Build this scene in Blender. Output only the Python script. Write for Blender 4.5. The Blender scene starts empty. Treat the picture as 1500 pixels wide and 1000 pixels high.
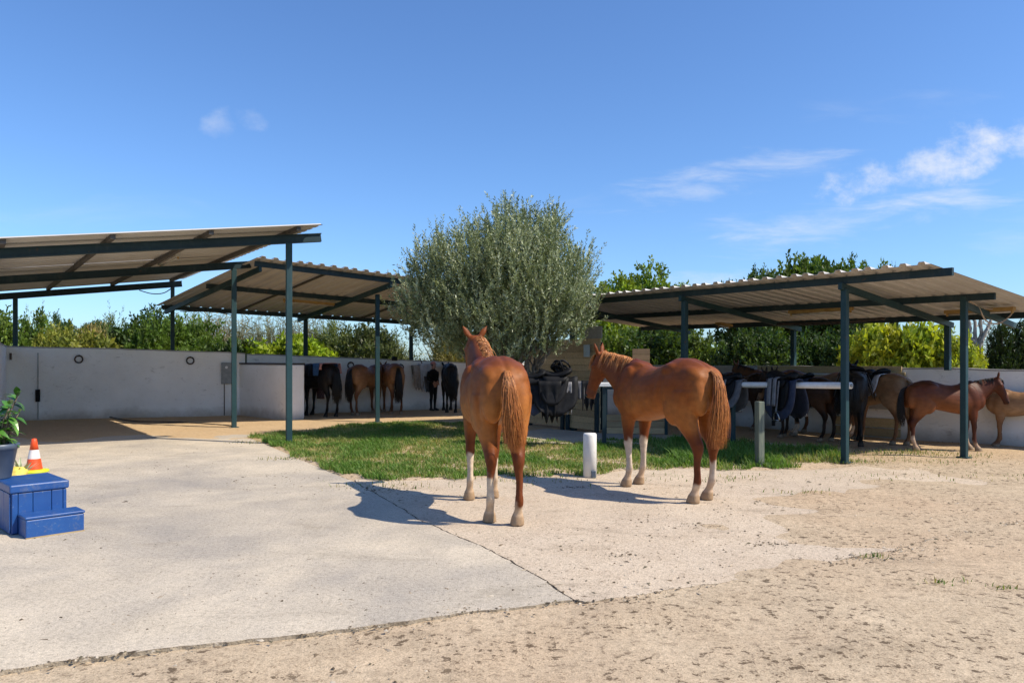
import bpy, bmesh, math, random
import numpy as np
from mathutils import Vector, Matrix, noise as mnoise

random.seed(7)
rng = np.random.default_rng(7)
scn = bpy.context.scene
COL = scn.collection
R = math.radians

# ------------------------------------------------------------------ camera
F, HZ, CH = 1083.3, 530.0, 1.4          # focal length (px of a 1500 px frame), horizon row, eye height
cam_d = bpy.data.cameras.new('camera')
cam = bpy.data.objects.new('camera', cam_d)
COL.objects.link(cam)
cam.location = (0, 0, CH)
cam.rotation_euler = (R(90), 0, 0)
cam_d.sensor_width = 36
cam_d.lens = 26
cam_d.shift_y = 0.02
cam_d.clip_start = 0.05
cam_d.clip_end = 3000
scn.camera = cam

# ------------------------------------------------------------------ world
SUN_EL, SUN_AZ = 46.5, 110.0             # azimuth clockwise from +Y (the view direction)
world = bpy.data.worlds.new('World')
scn.world = world
world.use_nodes = True
wt = world.node_tree
wt.nodes.clear()
def WN(t, **kw):
    n = wt.nodes.new(t)
    for k, v in kw.items():
        setattr(n, k, v)
    return n
def wmath(op, a, b=None, c=None, clamp=False):
    n = WN('ShaderNodeMath', operation=op, use_clamp=clamp)
    for i, v in enumerate((a, b, c)):
        if v is None: continue
        if isinstance(v, (int, float)): n.inputs[i].default_value = v
        else: wt.links.new(v, n.inputs[i])
    return n.outputs[0]
sky = WN('ShaderNodeTexSky', sky_type='NISHITA')
sky.sun_disc = False
sky.sun_elevation = R(SUN_EL)
sky.sun_rotation = R(SUN_AZ)
sky.altitude = 0
sky.air_density = 1.0
sky.dust_density = 0.55
sky.ozone_density = 3.0
tc = WN('ShaderNodeTexCoord')
sep = WN('ShaderNodeSeparateXYZ')
wt.links.new(tc.outputs['Generated'], sep.inputs[0])
dx, dy, dz = sep.outputs
ay = wmath('MAXIMUM', wmath('ABSOLUTE', dy), 0.06)
cu = wmath('DIVIDE', dx, ay)
cv = wmath('DIVIDE', dz, ay)
comb = WN('ShaderNodeCombineXYZ')
wt.links.new(cu, comb.inputs[0]); wt.links.new(cv, comb.inputs[1])
def wnoise(scale, detail, rough, sx=1.0, sy=1.0, rot=0.0, dist=0.0):
    mp = WN('ShaderNodeMapping')
    mp.inputs['Scale'].default_value = (sx, sy, 1)
    mp.inputs['Rotation'].default_value = (0, 0, rot)
    wt.links.new(comb.outputs[0], mp.inputs[0])
    n = WN('ShaderNodeTexNoise')
    n.inputs['Scale'].default_value = scale
    n.inputs['Detail'].default_value = detail
    n.inputs['Roughness'].default_value = rough
    n.inputs['Distortion'].default_value = dist
    wt.links.new(mp.outputs[0], n.inputs['Vector'])
    return n.outputs['Fac']
n_puff = wnoise(16, 7, 0.62, 1.0, 1.3)
n_wisp = wnoise(9, 7, 0.62, 0.7, 3.2, R(-9), 0.4)
# single clouds of this sky: u, v (tangent of the direction), half sizes, tilt, strength, puffy or wispy
CLOUDS = [(0.475, 0.243, 0.055, 0.024, 12, 1.1, 1), (0.56, 0.262, 0.05, 0.026, 14, 1.0, 1), (0.62, 0.283, 0.07, 0.034, 17, 1.15, 1), (0.70, 0.297, 0.06, 0.032, 12, 1.0, 1),
          (0.56, 0.212, 0.11, 0.026, 10, 0.9, 0), (0.40, 0.192, 0.13, 0.020, 2, 0.75, 0), (0.27, 0.246, 0.17, 0.022, 11, 0.75, 0),
          (0.31, 0.130, 0.10, 0.045, 20, 0.95, 0), (0.13, 0.22, 0.13, 0.016, 8, 0.32, 0), (-0.397, 0.318, 0.018, 0.022, -50, 0.36, 1),
          (-0.354, 0.329, 0.02, 0.013, -20, 0.34, 1), (0.52, 0.345, 0.12, 0.025, 5, 0.16, 0), (-0.6, 0.20, 0.18, 0.02, 4, 0.14, 0),
          (-0.36, 0.115, 0.16, 0.016, 0, 0.35, 0), (0.69, 0.175, 0.07, 0.03, 0, 0.4, 0)]
total = None
for (u0, v0, ru, rv, tilt, st, puff) in CLOUDS:
    ca, sa = math.cos(R(tilt)), math.sin(R(tilt))
    du = wmath('SUBTRACT', cu, u0); dv = wmath('SUBTRACT', cv, v0)
    a = wmath('DIVIDE', wmath('ADD', wmath('MULTIPLY', du, ca), wmath('MULTIPLY', dv, sa)), ru)
    b = wmath('DIVIDE', wmath('SUBTRACT', wmath('MULTIPLY', dv, ca), wmath('MULTIPLY', du, sa)), rv)
    d = wmath('ADD', wmath('MULTIPLY', a, a), wmath('MULTIPLY', b, b))
    g = wmath('SUBTRACT', 1.0, wmath('MULTIPLY', d, 0.33))
    nn = n_puff if puff else n_wisp
    k = wmath('SUBTRACT', wmath('ADD', g, wmath('MULTIPLY', wmath('SUBTRACT', nn, 0.5), 2.4 if puff else 3.2)), 0.50)
    mr = WN('ShaderNodeMapRange', interpolation_type='SMOOTHSTEP')
    mr.inputs['From Min'].default_value = 0.0
    mr.inputs['From Max'].default_value = 1.15 if puff else 1.5
    mr.inputs['To Max'].default_value = st * (0.85 if puff else 0.72)
    wt.links.new(k, mr.inputs['Value'])
    total = mr.outputs[0] if total is None else wmath('MAXIMUM', total, mr.outputs[0])
fac = wmath('MINIMUM', total, 0.85)
tint = WN('ShaderNodeMix', data_type='RGBA', blend_type='MULTIPLY')
tint.inputs[0].default_value = 1.0
wt.links.new(sky.outputs[0], tint.inputs[6])
tint.inputs[7].default_value = (0.675, 0.895, 1.17, 1)
mixc = WN('ShaderNodeMix', data_type='RGBA')
wt.links.new(fac, mixc.inputs[0])
wt.links.new(tint.outputs[2], mixc.inputs[6])
mixc.inputs[7].default_value = (5.5, 5.65, 6.0, 1)
bg = WN('ShaderNodeBackground')
bg.inputs['Strength'].default_value = 0.11
wt.links.new(mixc.outputs[2], bg.inputs[0])
wo = WN('ShaderNodeOutputWorld')
wt.links.new(bg.outputs[0], wo.inputs[0])

# ------------------------------------------------------------------ sun and exposure
sd = bpy.data.lights.new('sun', 'SUN')
sd.energy = 4.2
sd.angle = R(0.53)
sd.color = (1.0, 0.905, 0.755)
sun = bpy.data.objects.new('sun', sd)
COL.objects.link(sun)
az, el = R(SUN_AZ), R(SUN_EL)
sun_dir = Vector((math.sin(az) * math.cos(el), math.cos(az) * math.cos(el), math.sin(el)))
sun.rotation_euler = (-sun_dir).to_track_quat('-Z', 'Y').to_euler()
sun.location = (20, -5, 30)
scn.view_settings.view_transform = 'Standard'
scn.view_settings.look = 'None'
scn.view_settings.exposure = 0.58
scn.view_settings.gamma = 1.0
scn.view_settings.use_curve_mapping = False
scn.render.engine = 'CYCLES'
scn.cycles.use_denoising = True
scn.cycles.max_bounces = 12
scn.cycles.transparent_max_bounces = 12
scn.render.film_transparent = False

# ------------------------------------------------------------------ helpers
def G(px, py):                           # where a line of sight meets the ground
    Y = CH * F / (py - HZ)
    return Vector(((px - 750) / F * Y, Y, 0))
def P(px, py, Y):
    return Vector(((px - 750) / F * Y, Y, CH - (py - HZ) / F * Y))
def V(*a): return Vector(a)

class MB:
    """collects shapes into ONE mesh"""
    def __init__(s): s.v, s.f, s.m = [], [], []
    def add(s, verts, faces, m=0):
        o = len(s.v)
        s.v += [tuple(v) for v in verts]
        s.f += [tuple(i + o for i in f) for f in faces]
        s.m += [m] * len(faces)
        return s
    def box(s, lo, hi, m=0):
        x0, y0, z0 = lo; x1, y1, z1 = hi
        vs = [(x0,y0,z0),(x1,y0,z0),(x1,y1,z0),(x0,y1,z0),(x0,y0,z1),(x1,y0,z1),(x1,y1,z1),(x0,y1,z1)]
        return s.add(vs, [(0,3,2,1),(4,5,6,7),(0,1,5,4),(1,2,6,5),(2,3,7,6),(3,0,4,7)], m)
    def beam(s, p, q, w, h, m=0, up=(0,0,1)):
        p, q = Vector(p), Vector(q)
        d = (q - p).normalized()
        side = d.cross(Vector(up))
        if side.length < 1e-4: side = Vector((1,0,0))
        side.normalize()
        u = side.cross(d).normalized()
        vs = []
        for c in (p, q):
            for a, b in ((-1,-1),(1,-1),(1,1),(-1,1)):
                vs.append(c + side*(a*w/2) + u*(b*h/2))
        return s.add(vs, [(0,1,2,3),(7,6,5,4),(0,4,5,1),(1,5,6,2),(2,6,7,3),(3,7,4,0)], m)
    def loft(s, rings, m=0, caps=True, closed=True):
        n = len(rings[0]); vs = [v for r in rings for v in r]; fs = []
        for i in range(len(rings)-1):
            for j in range(n if closed else n-1):
                k = (j+1) % n
                fs.append((i*n+j, i*n+k, (i+1)*n+k, (i+1)*n+j))
        if caps:
            fs.append(tuple(range(n-1, -1, -1)))
            fs.append(tuple((len(rings)-1)*n + j for j in range(n)))
        return s.add(vs, fs, m)
    def tube(s, pts, rad, n=8, m=0):
        pts = [Vector(p) for p in pts]
        if not hasattr(rad, '__len__'): rad = [rad]*len(pts)
        rings = []; a = None
        for i, p in enumerate(pts):
            d = (pts[min(i+1, len(pts)-1)] - pts[max(i-1, 0)]).normalized()
            if a is None:
                a = d.orthogonal().normalized()
            else:
                a = (a - d*a.dot(d))
                a = a.normalized() if a.length > 1e-6 else d.orthogonal().normalized()
            b = d.cross(a)
            rings.append([p + (a*math.cos(t) + b*math.sin(t))*rad[i] for t in [2*math.pi*k/n for k in range(n)]])
        return s.loft(rings, m)
    def lathe(s, prof, n=24, c=(0,0,0), m=0, caps=True):
        c = Vector(c)
        rings = [[c + Vector((r*math.cos(2*math.pi*k/n), r*math.sin(2*math.pi*k/n), z)) for k in range(n)] for r, z in prof]
        return s.loft(rings, m, caps)
    def ellipsoid(s, c, r, n=12, k=8, rot=None, m=0):
        c = Vector(c); vs = []; fs = []
        for i in range(k+1):
            th = math.pi*i/k
            for j in range(n):
                ph = 2*math.pi*j/n
                p = Vector((r[0]*math.sin(th)*math.cos(ph), r[1]*math.sin(th)*math.sin(ph), r[2]*math.cos(th)))
                if i in (0, k): p = Vector((1e-4*math.cos(ph), 1e-4*math.sin(ph), p.z))
                if rot is not None: p = rot @ p
                vs.append(c+p)
        for i in range(k):
            for j in range(n):
                q = (j+1) % n
                fs.append((i*n+j, (i+1)*n+j, (i+1)*n+q, i*n+q))
        fs.append(tuple(range(n))); fs.append(tuple(k*n+j for j in range(n-1, -1, -1)))
        return s.add(vs, fs, m)
    def mesh(s, name):
        me = bpy.data.meshes.new(name)
        me.from_pydata(s.v, [], s.f)
        if any(s.m): me.polygons.foreach_set('material_index', s.m)
        me.update()
        return me
    def build(s, name, mats, parent=None, smooth=False, bevel=0.0, loc=None):
        me = s.mesh(name)
        return link(name, me, mats, parent, smooth, bevel, loc)

def link(name, me, mats=None, parent=None, smooth=False, bevel=0.0, loc=None):
    o = bpy.data.objects.new(name, me)
    COL.objects.link(o)
    if mats is not None:
        for m_ in (mats if isinstance(mats, (list, tuple)) else [mats]):
            me.materials.append(m_)
    if smooth:
        me.polygons.foreach_set('use_smooth', [True]*len(me.polygons))
    if bevel:
        b = o.modifiers.new('edge', 'BEVEL'); b.width = bevel; b.segments = 2; b.limit_method = 'ANGLE'; b.angle_limit = R(40)
    if parent is not None: o.parent = parent
    if loc is not None: o.location = loc
    return o
def tag(o, label=None, cat=None, group=None, kind=None):
    if label: o['label'] = label
    if cat: o['category'] = cat
    if group: o['group'] = group
    if kind: o['kind'] = kind
    return o
def empty(name, loc=(0,0,0), rz=0.0, scale=1.0):
    o = bpy.data.objects.new(name, None)
    COL.objects.link(o)
    o.location = loc; o.rotation_euler = (0,0,rz); o.scale = (scale,)*3
    o.empty_display_size = 0.1
    return o
def thing(name, label, cat, loc=(0,0,0), rz=0.0, group=None, scale=1.0):
    return tag(empty(name, loc, rz, scale), label, cat, group)
def copy_tree(o, parent=None):
    c = o.copy(); COL.objects.link(c); c.parent = parent
    for ch in list(o.children): copy_tree(ch, c)
    return c
def arr_mesh(name, verts, faces, colors=None, cname='tone'):
    """mesh from numpy arrays; faces (M,3) or (M,4); colors (N,4) per vertex"""
    me = bpy.data.meshes.new(name)
    verts = np.asarray(verts, np.float32); faces = np.asarray(faces, np.int32)
    M, k = faces.shape
    me.vertices.add(len(verts)); me.vertices.foreach_set('co', verts.ravel())
    me.loops.add(M*k); me.loops.foreach_set('vertex_index', faces.ravel())
    me.polygons.add(M)
    me.polygons.foreach_set('loop_start', np.arange(0, M*k, k, dtype=np.int32))
    me.polygons.foreach_set('loop_total', np.full(M, k, dtype=np.int32))
    if colors is not None:
        ca = me.color_attributes.new(cname, 'FLOAT_COLOR', 'POINT')
        ca.data.foreach_set('color', np.asarray(colors, np.float32).ravel())
    me.update(calc_edges=True)
    me.validate()
    return me
def norm(a): return a/np.maximum(np.linalg.norm(a, axis=-1, keepdims=True), 1e-9)
def unit(n): return norm(rng.normal(size=(n,3)))

# ------------------------------------------------------------------ materials
def new_mat(name):
    m = bpy.data.materials.new(name); m.use_nodes = True
    nt = m.node_tree; b = nt.nodes['Principled BSDF']
    return m, nt, b
def nd(nt, t, **kw):
    n = nt.nodes.new(t)
    for k, v in kw.items(): setattr(n, k, v)
    return n
def tex(nt, kind='noise', scale=5, detail=4, rough=0.55, coord='Object', sc=(1,1,1), rot=(0,0,0), dist=0.0):
    t = nd(nt, 'ShaderNodeTexCoord'); mp = nd(nt, 'ShaderNodeMapping')
    mp.inputs['Scale'].default_value = sc; mp.inputs['Rotation'].default_value = rot
    nt.links.new(t.outputs[coord], mp.inputs[0])
    if kind == 'noise':
        n = nd(nt, 'ShaderNodeTexNoise'); n.inputs['Scale'].default_value = scale; n.inputs['Detail'].default_value = detail
        n.inputs['Roughness'].default_value = rough; n.inputs['Distortion'].default_value = dist
        nt.links.new(mp.outputs[0], n.inputs['Vector']); return n.outputs['Fac']
    if kind == 'voronoi':
        n = nd(nt, 'ShaderNodeTexVoronoi'); n.inputs['Scale'].default_value = scale
        nt.links.new(mp.outputs[0], n.inputs['Vector']); return n.outputs['Distance']
    if kind == 'wave':
        n = nd(nt, 'ShaderNodeTexWave'); n.inputs['Scale'].default_value = scale; n.inputs['Distortion'].default_value = dist
        n.inputs['Detail'].default_value = detail
        nt.links.new(mp.outputs[0], n.inputs['Vector']); return n.outputs['Fac']
def ramp(nt, src, stops):
    r = nd(nt, 'ShaderNodeValToRGB'); e = r.color_ramp.elements
    while len(e) < len(stops): e.new(0.5)
    for i, (p, c) in enumerate(stops):
        e[i].position = p; e[i].color = (c, c, c, 1) if isinstance(c, (int, float)) else (*c[:3], 1)
    nt.links.new(src, r.inputs[0]); return r.outputs[0]
def mix(nt, fac, a, b, mode='MIX'):
    n = nd(nt, 'ShaderNodeMix', data_type='RGBA', blend_type=mode)
    for i, v in ((0, fac), (6, a), (7, b)):
        if isinstance(v, (int, float)): n.inputs[i].default_value = v
        elif isinstance(v, tuple): n.inputs[i].default_value = (*v[:3], 1)
        else: nt.links.new(v, n.inputs[i])
    return n.outputs[2]
def mth(nt, op, a, b=0.0, clamp=False):
    n = nd(nt, 'ShaderNodeMath', operation=op, use_clamp=clamp)
    for i, v in enumerate((a, b)):
        if isinstance(v, (int, float)): n.inputs[i].default_value = v
        else: nt.links.new(v, n.inputs[i])
    return n.outputs[0]
def bump(nt, b, src, strength=0.3, dist=0.01, prev=None):
    n = nd(nt, 'ShaderNodeBump'); n.inputs['Strength'].default_value = strength; n.inputs['Distance'].default_value = dist
    nt.links.new(src, n.inputs['Height'])
    if prev is not None: nt.links.new(prev, n.inputs['Normal'])
    nt.links.new(n.outputs[0], b.inputs['Normal']); return n.outputs[0]
def c4(c): return (*c, 1)
def simple(name, c1, c2=None, rough=0.6, scale=6, detail=6, metal=0.0, bstr=0.15, bdist=0.004, sc=(1,1,1), bscale=None, contrast=(0.35,0.65), coat=0.0, spec=0.5):
    m, nt, b = new_mat(name)
    c2 = c2 or tuple(x*0.8 for x in c1)
    t = tex(nt, 'noise', scale, detail, 0.6, sc=sc)
    nt.links.new(ramp(nt, t, [(contrast[0], c1), (contrast[1], c2)]), b.inputs['Base Color'])
    b.inputs['Roughness'].default_value = rough; b.inputs['Metallic'].default_value = metal
    b.inputs['Coat Weight'].default_value = coat; b.inputs['Specular IOR Level'].default_value = spec
    if bstr: bump(nt, b, tex(nt, 'noise', bscale or scale*6, 4, 0.6, sc=sc), bstr, bdist)
    return m

def mat_leaf(name, bright=1.0, trans=0.35, rough=0.5):
    m, nt, b = new_mat(name)
    a = nd(nt, 'ShaderNodeAttribute'); a.attribute_name = 'tone'
    col = mix(nt, 1.0, a.outputs['Color'], (bright, bright, bright), 'MULTIPLY')
    nt.links.new(col, b.inputs['Base Color']); b.inputs['Roughness'].default_value = rough
    b.inputs['Specular IOR Level'].default_value = 0.35
    tr = nd(nt, 'ShaderNodeBsdfTranslucent'); nt.links.new(mix(nt, 1.0, col, (1.5, 1.6, 0.7), 'MULTIPLY'), tr.inputs[0])
    ms = nd(nt, 'ShaderNodeMixShader'); ms.inputs[0].default_value = trans
    out = nt.nodes['Material Output']
    nt.links.new(b.outputs[0], ms.inputs[1]); nt.links.new(tr.outputs[0], ms.inputs[2]); nt.links.new(ms.outputs[0], out.inputs[0])
    return m

def mat_attr(name, rough=0.5, noise_amt=0.25, scale=18, sc=(1,1,1), sheen=0.0, bstr=0.1, bscale=90, bdist=0.003, spec=0.5):
    m, nt, b = new_mat(name)
    a = nd(nt, 'ShaderNodeAttribute'); a.attribute_name = 'tone'
    t = tex(nt, 'noise', scale, 5, 0.6, sc=sc)
    lo, hi = 1-noise_amt, 1+noise_amt
    nt.links.new(mix(nt, 1.0, a.outputs['Color'], ramp(nt, t, [(0.3, lo), (0.7, hi)]), 'MULTIPLY'), b.inputs['Base Color'])
    b.inputs['Roughness'].default_value = rough; b.inputs['Specular IOR Level'].default_value = spec
    b.inputs['Sheen Weight'].default_value = sheen
    if bstr: bump(nt, b, tex(nt, 'noise', bscale, 3, 0.6, sc=sc), bstr, bdist)
    return m

M = {}
M['coat'] = mat_attr('horse_coat', 0.50, 0.17, 9, (1,2.2,2.2), 0.0, 0.45, 60, 0.004, 0.20)
M['hair'] = mat_attr('horse_hair', 0.45, 0.2, 20, (1,1,1), 0.0, 0.0)
M['leaf'] = mat_leaf('leaf')
M['olive_leaf'] = mat_leaf('olive_leaf', 1.0, 0.15, 0.42)
M['grass'] = mat_leaf('grass_blade', 1.0, 0.35, 0.6)
M['cloth'] = mat_attr('clothing', 0.85, 0.2, 25, (1,1,1), 0.1, 0.25, 60, 0.004, 0.2)
M['bark'] = simple('bark', (0.10,0.075,0.05), (0.19,0.155,0.115), 0.9, 9, 8, bstr=0.8, bdist=0.02, sc=(1,1,0.25))
M['post'] = simple('post_paint', (0.010,0.036,0.042), (0.019,0.058,0.066), 0.5, 4, 7, bstr=0.1, contrast=(0.3,0.75), spec=0.3)
M['beam'] = simple('beam_paint', (0.012,0.030,0.038), (0.020,0.044,0.052), 0.55, 5, 7, bstr=0.1, spec=0.3)
def mat_paint(name, c1, c2, rusty=0.65):
    m, nt, b = new_mat(name)
    t = tex(nt, 'noise', 3.5, 8, 0.65); r_ = tex(nt, 'noise', 9, 8, 0.75)
    oi = nd(nt, 'ShaderNodeObjectInfo')
    c = ramp(nt, t, [(0.3, c1), (0.7, c2)])
    c = mix(nt, mth(nt, 'MULTIPLY', oi.outputs['Random'], 0.35), c, tuple(v*0.6 for v in c1))
    dust = tex(nt, 'noise', 2.0, 6, 0.7, sc=(1,1,0.4))
    c = mix(nt, ramp(nt, dust, [(0.52, 0.0), (0.75, 0.22)]), c, (0.22,0.20,0.17))
    c = mix(nt, ramp(nt, r_, [(rusty, 0.0), (rusty+0.05, 0.8)]), c, (0.09,0.045,0.02))
    nt.links.new(c, b.inputs['Base Color']); b.inputs['Roughness'].default_value = 0.55; b.inputs['Specular IOR Level'].default_value = 0.3
    bump(nt, b, tex(nt, 'noise', 26, 5, 0.7), 0.2, 0.004); return m
M['post'] = mat_paint('post_paint', (0.010,0.036,0.042), (0.019,0.058,0.066), 0.63)
M['beam'] = mat_paint('beam_paint', (0.010,0.026,0.032), (0.018,0.040,0.047), 0.62)
M['purlin'] = simple('purlin_steel', (0.045,0.040,0.035), (0.085,0.072,0.06), 0.65, 6, 7, bstr=0.1)
M['black'] = simple('black_leather', (0.004,0.004,0.0045), (0.011,0.011,0.012), 0.6, 12, 5, bstr=0.35, bdist=0.004, spec=0.16)
M['navy'] = simple('navy_pad', (0.016,0.022,0.045), (0.028,0.036,0.065), 0.8, 14, 5, bstr=0.4, bdist=0.004, bscale=120)
M['greypad'] = simple('grey_pad', (0.085,0.085,0.09), (0.13,0.125,0.125), 0.85, 14, 5, bstr=0.4, bdist=0.004, bscale=110)
M['beigepad'] = simple('beige_pad', (0.33,0.28,0.24), (0.46,0.41,0.37), 0.9, 9, 5, bstr=0.4, bdist=0.004, bscale=110)
M['palepad'] = simple('pale_pad', (0.45,0.47,0.52), (0.60,0.62,0.66), 0.9, 9, 5, bstr=0.4, bdist=0.004, bscale=110)
M['floral'] = simple('patterned_cloth', (0.06,0.035,0.04), (0.24,0.15,0.16), 0.9, 40, 3, bstr=0.3)
M['blue_cloth'] = simple('blue_cloth', (0.03,0.09,0.20), (0.06,0.15,0.30), 0.85, 12, 4, bstr=0.3)
M['pink_cloth'] = simple('pink_cloth', (0.48,0.20,0.17), (0.58,0.29,0.24), 0.85, 12, 4, bstr=0.3)
M['strap'] = simple('grey_strap', (0.12,0.12,0.125), (0.20,0.19,0.19), 0.6, 20, 4, bstr=0.2)
M['steel'] = simple('steel', (0.45,0.44,0.42), (0.33,0.32,0.31), 0.28, 20, 4, 1.0, bstr=0.05)
M['iron'] = simple('old_iron', (0.045,0.035,0.03), (0.10,0.07,0.05), 0.6, 20, 5, 0.5, bstr=0.3)
M['eye'] = simple('horse_eye', (0.004,0.003,0.003), (0.006,0.004,0.004), 0.08, 3, 1, bstr=0)
M['whitepole'] = simple('white_pole', (0.74,0.73,0.70), (0.60,0.58,0.54), 0.45, 9, 7, bstr=0.1, contrast=(0.45,0.8))
M['orange'] = simple('cone_orange', (0.80,0.085,0.015), (0.70,0.065,0.012), 0.45, 12, 5, bstr=0.05)
M['conewhite'] = simple('cone_white', (0.76,0.70,0.66), (0.62,0.56,0.52), 0.5, 18, 6, bstr=0.05)
M['lime'] = simple('cone_lime', (0.62,0.75,0.02), (0.52,0.62,0.02), 0.5, 12, 5, bstr=0.05)
M['potblue'] = simple('pot_plastic', (0.055,0.075,0.11), (0.085,0.11,0.15), 0.4, 6, 6, bstr=0.05)
M['potrim'] = simple('pot_inner', (0.45,0.32,0.17), (0.34,0.24,0.13), 0.8, 9, 6, bstr=0.1)
M['soil'] = simple('pot_soil', (0.05,0.035,0.022), (0.10,0.07,0.045), 0.95, 30, 6, bstr=0.6, bdist=0.01)
M['yellowcloth'] = simple('yellow_cloth', (0.62,0.45,0.06), (0.72,0.56,0.14), 0.85, 15, 4, bstr=0.3)
M['fixture'] = simple('lamp_batten', (0.55,0.53,0.48), (0.42,0.36,0.28), 0.5, 12, 5, bstr=0.05)
M['rust'] = simple('rusty_batten', (0.30,0.17,0.05), (0.42,0.27,0.09), 0.8, 7, 6, bstr=0.2)
M['rope'] = simple('rope', (0.36,0.26,0.18), (0.48,0.37,0.27), 0.95, 60, 3, bstr=0.6)
M['cable'] = simple('cable', (0.012,0.012,0.013), (0.02,0.02,0.02), 0.6, 20, 3, bstr=0)
M['greybox'] = simple('meter_box', (0.20,0.21,0.21), (0.28,0.29,0.28), 0.6, 9, 6, bstr=0.15)
M['skin'] = (0.50, 0.27, 0.19)
M['plank'] = None

def mat_wood(name, c1, c2, axis=0, scale=1.0, rough=0.75):
    m, nt, b = new_mat(name)
    sc = [14, 14, 14]; sc[axis] = 1.2
    t = tex(nt, 'noise', 2.2*scale, 8, 0.65, sc=tuple(sc), dist=0.6)
    oi = nd(nt, 'ShaderNodeObjectInfo')
    v = mth(nt, 'MULTIPLY_ADD', oi.outputs['Random'], 0.5); v.node.inputs[2].default_value = 0.75
    c = ramp(nt, t, [(0.3, c1), (0.7, c2)])
    cc = nd(nt, 'ShaderNodeCombineColor')
    for i in range(3): nt.links.new(v, cc.inputs[i])
    c = mix(nt, 1.0, c, cc.outputs[0], 'MULTIPLY')
    nt.links.new(c, b.inputs['Base Color']); b.inputs['Roughness'].default_value = rough
    bump(nt, b, t, 0.4, 0.006); return m
M['plank'] = mat_wood('weathered_plank', (0.36,0.245,0.125), (0.56,0.40,0.22))
M['darkwood'] = mat_wood('dark_plank', (0.09,0.06,0.032), (0.16,0.11,0.06))
M['board'] = mat_wood('yellow_board', (0.34,0.245,0.115), (0.46,0.35,0.19))
M['greyboard'] = mat_wood('grey_board', (0.27,0.25,0.21), (0.38,0.35,0.30))
M['oldpost'] = mat_wood('flaking_green_post', (0.035,0.062,0.054), (0.16,0.17,0.125), 2, 1.5)

def mat_bluepaint():
    m, nt, b = new_mat('blue_paint')
    t = tex(nt, 'noise', 5, 7, 0.65)
    w = tex(nt, 'noise', 38, 6, 0.7)
    c = ramp(nt, t, [(0.3, (0.006,0.050,0.20)), (0.7, (0.012,0.075,0.26))])
    c = mix(nt, ramp(nt, w, [(0.60, 0.0), (0.68, 0.65)]), c, (0.14,0.21,0.30))
    d_ = tex(nt, 'noise', 7, 8, 0.75)
    c = mix(nt, ramp(nt, d_, [(0.55, 0.0), (0.72, 0.5)]), c, (0.20,0.19,0.17))
    nt.links.new(c, b.inputs['Base Color']); b.inputs['Roughness'].default_value = 0.42
    bump(nt, b, w, 0.15, 0.004); return m
M['bluepaint'] = mat_bluepaint()

def mat_whitewash(name, c1=(0.89,0.865,0.82), c2=(0.80,0.775,0.73)):
    m, nt, b = new_mat(name)
    t = tex(nt, 'noise', 1.3, 8, 0.65)
    c = ramp(nt, t, [(0.35, c1), (0.68, c2)])
    scuff = tex(nt, 'noise', 3.2, 9, 0.75, sc=(1,1,2.2), dist=1.2)
    c = mix(nt, ramp(nt, scuff, [(0.585, 0.0), (0.66, 0.55)]), c, (0.40,0.37,0.33))
    fine = tex(nt, 'noise', 26, 6, 0.7)
    c = mix(nt, ramp(nt, fine, [(0.66, 0.0), (0.72, 0.45)]), c, (0.38,0.34,0.30))
    # splash of earth along the foot of the wall
    tcn = nd(nt, 'ShaderNodeTexCoord'); sp = nd(nt, 'ShaderNodeSeparateXYZ'); nt.links.new(tcn.outputs['Object'], sp.inputs[0])
    hgt = mth(nt, 'ADD', sp.outputs[2], mth(nt, 'MULTIPLY', mth(nt, 'SUBTRACT', t, 0.5), -0.5))
    c = mix(nt, ramp(nt, hgt, [(0.0, 0.75), (0.26, 0.0)]), c, (0.36,0.29,0.21))
    nt.links.new(c, b.inputs['Base Color']); b.inputs['Roughness'].default_value = 0.85
    bp = bump(nt, b, tex(nt, 'noise', 9, 7, 0.7), 0.5, 0.02)
    return m
M['wall'] = mat_whitewash('whitewash')
M['coping'] = simple('wall_coping', (0.34,0.32,0.30), (0.46,0.44,0.41), 0.9, 3, 7, bstr=0.4, bdist=0.01)

def mat_sheet():
    m, nt, b = new_mat('corrugated_sheet')
    t = tex(nt, 'noise', 1.1, 7, 0.62)
    c = ramp(nt, t, [(0.3, (0.52,0.495,0.46)), (0.72, (0.42,0.39,0.355))])
    s = tex(nt, 'noise', 4, 8, 0.7)
    c = mix(nt, ramp(nt, s, [(0.6, 0.0), (0.75, 0.5)]), c, (0.27,0.20,0.14))
    nt.links.new(c, b.inputs['Base Color']); b.inputs['Roughness'].default_value = 0.5; b.inputs['Metallic'].default_value = 0.0
    return m
M['sheet'] = mat_sheet()

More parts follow.
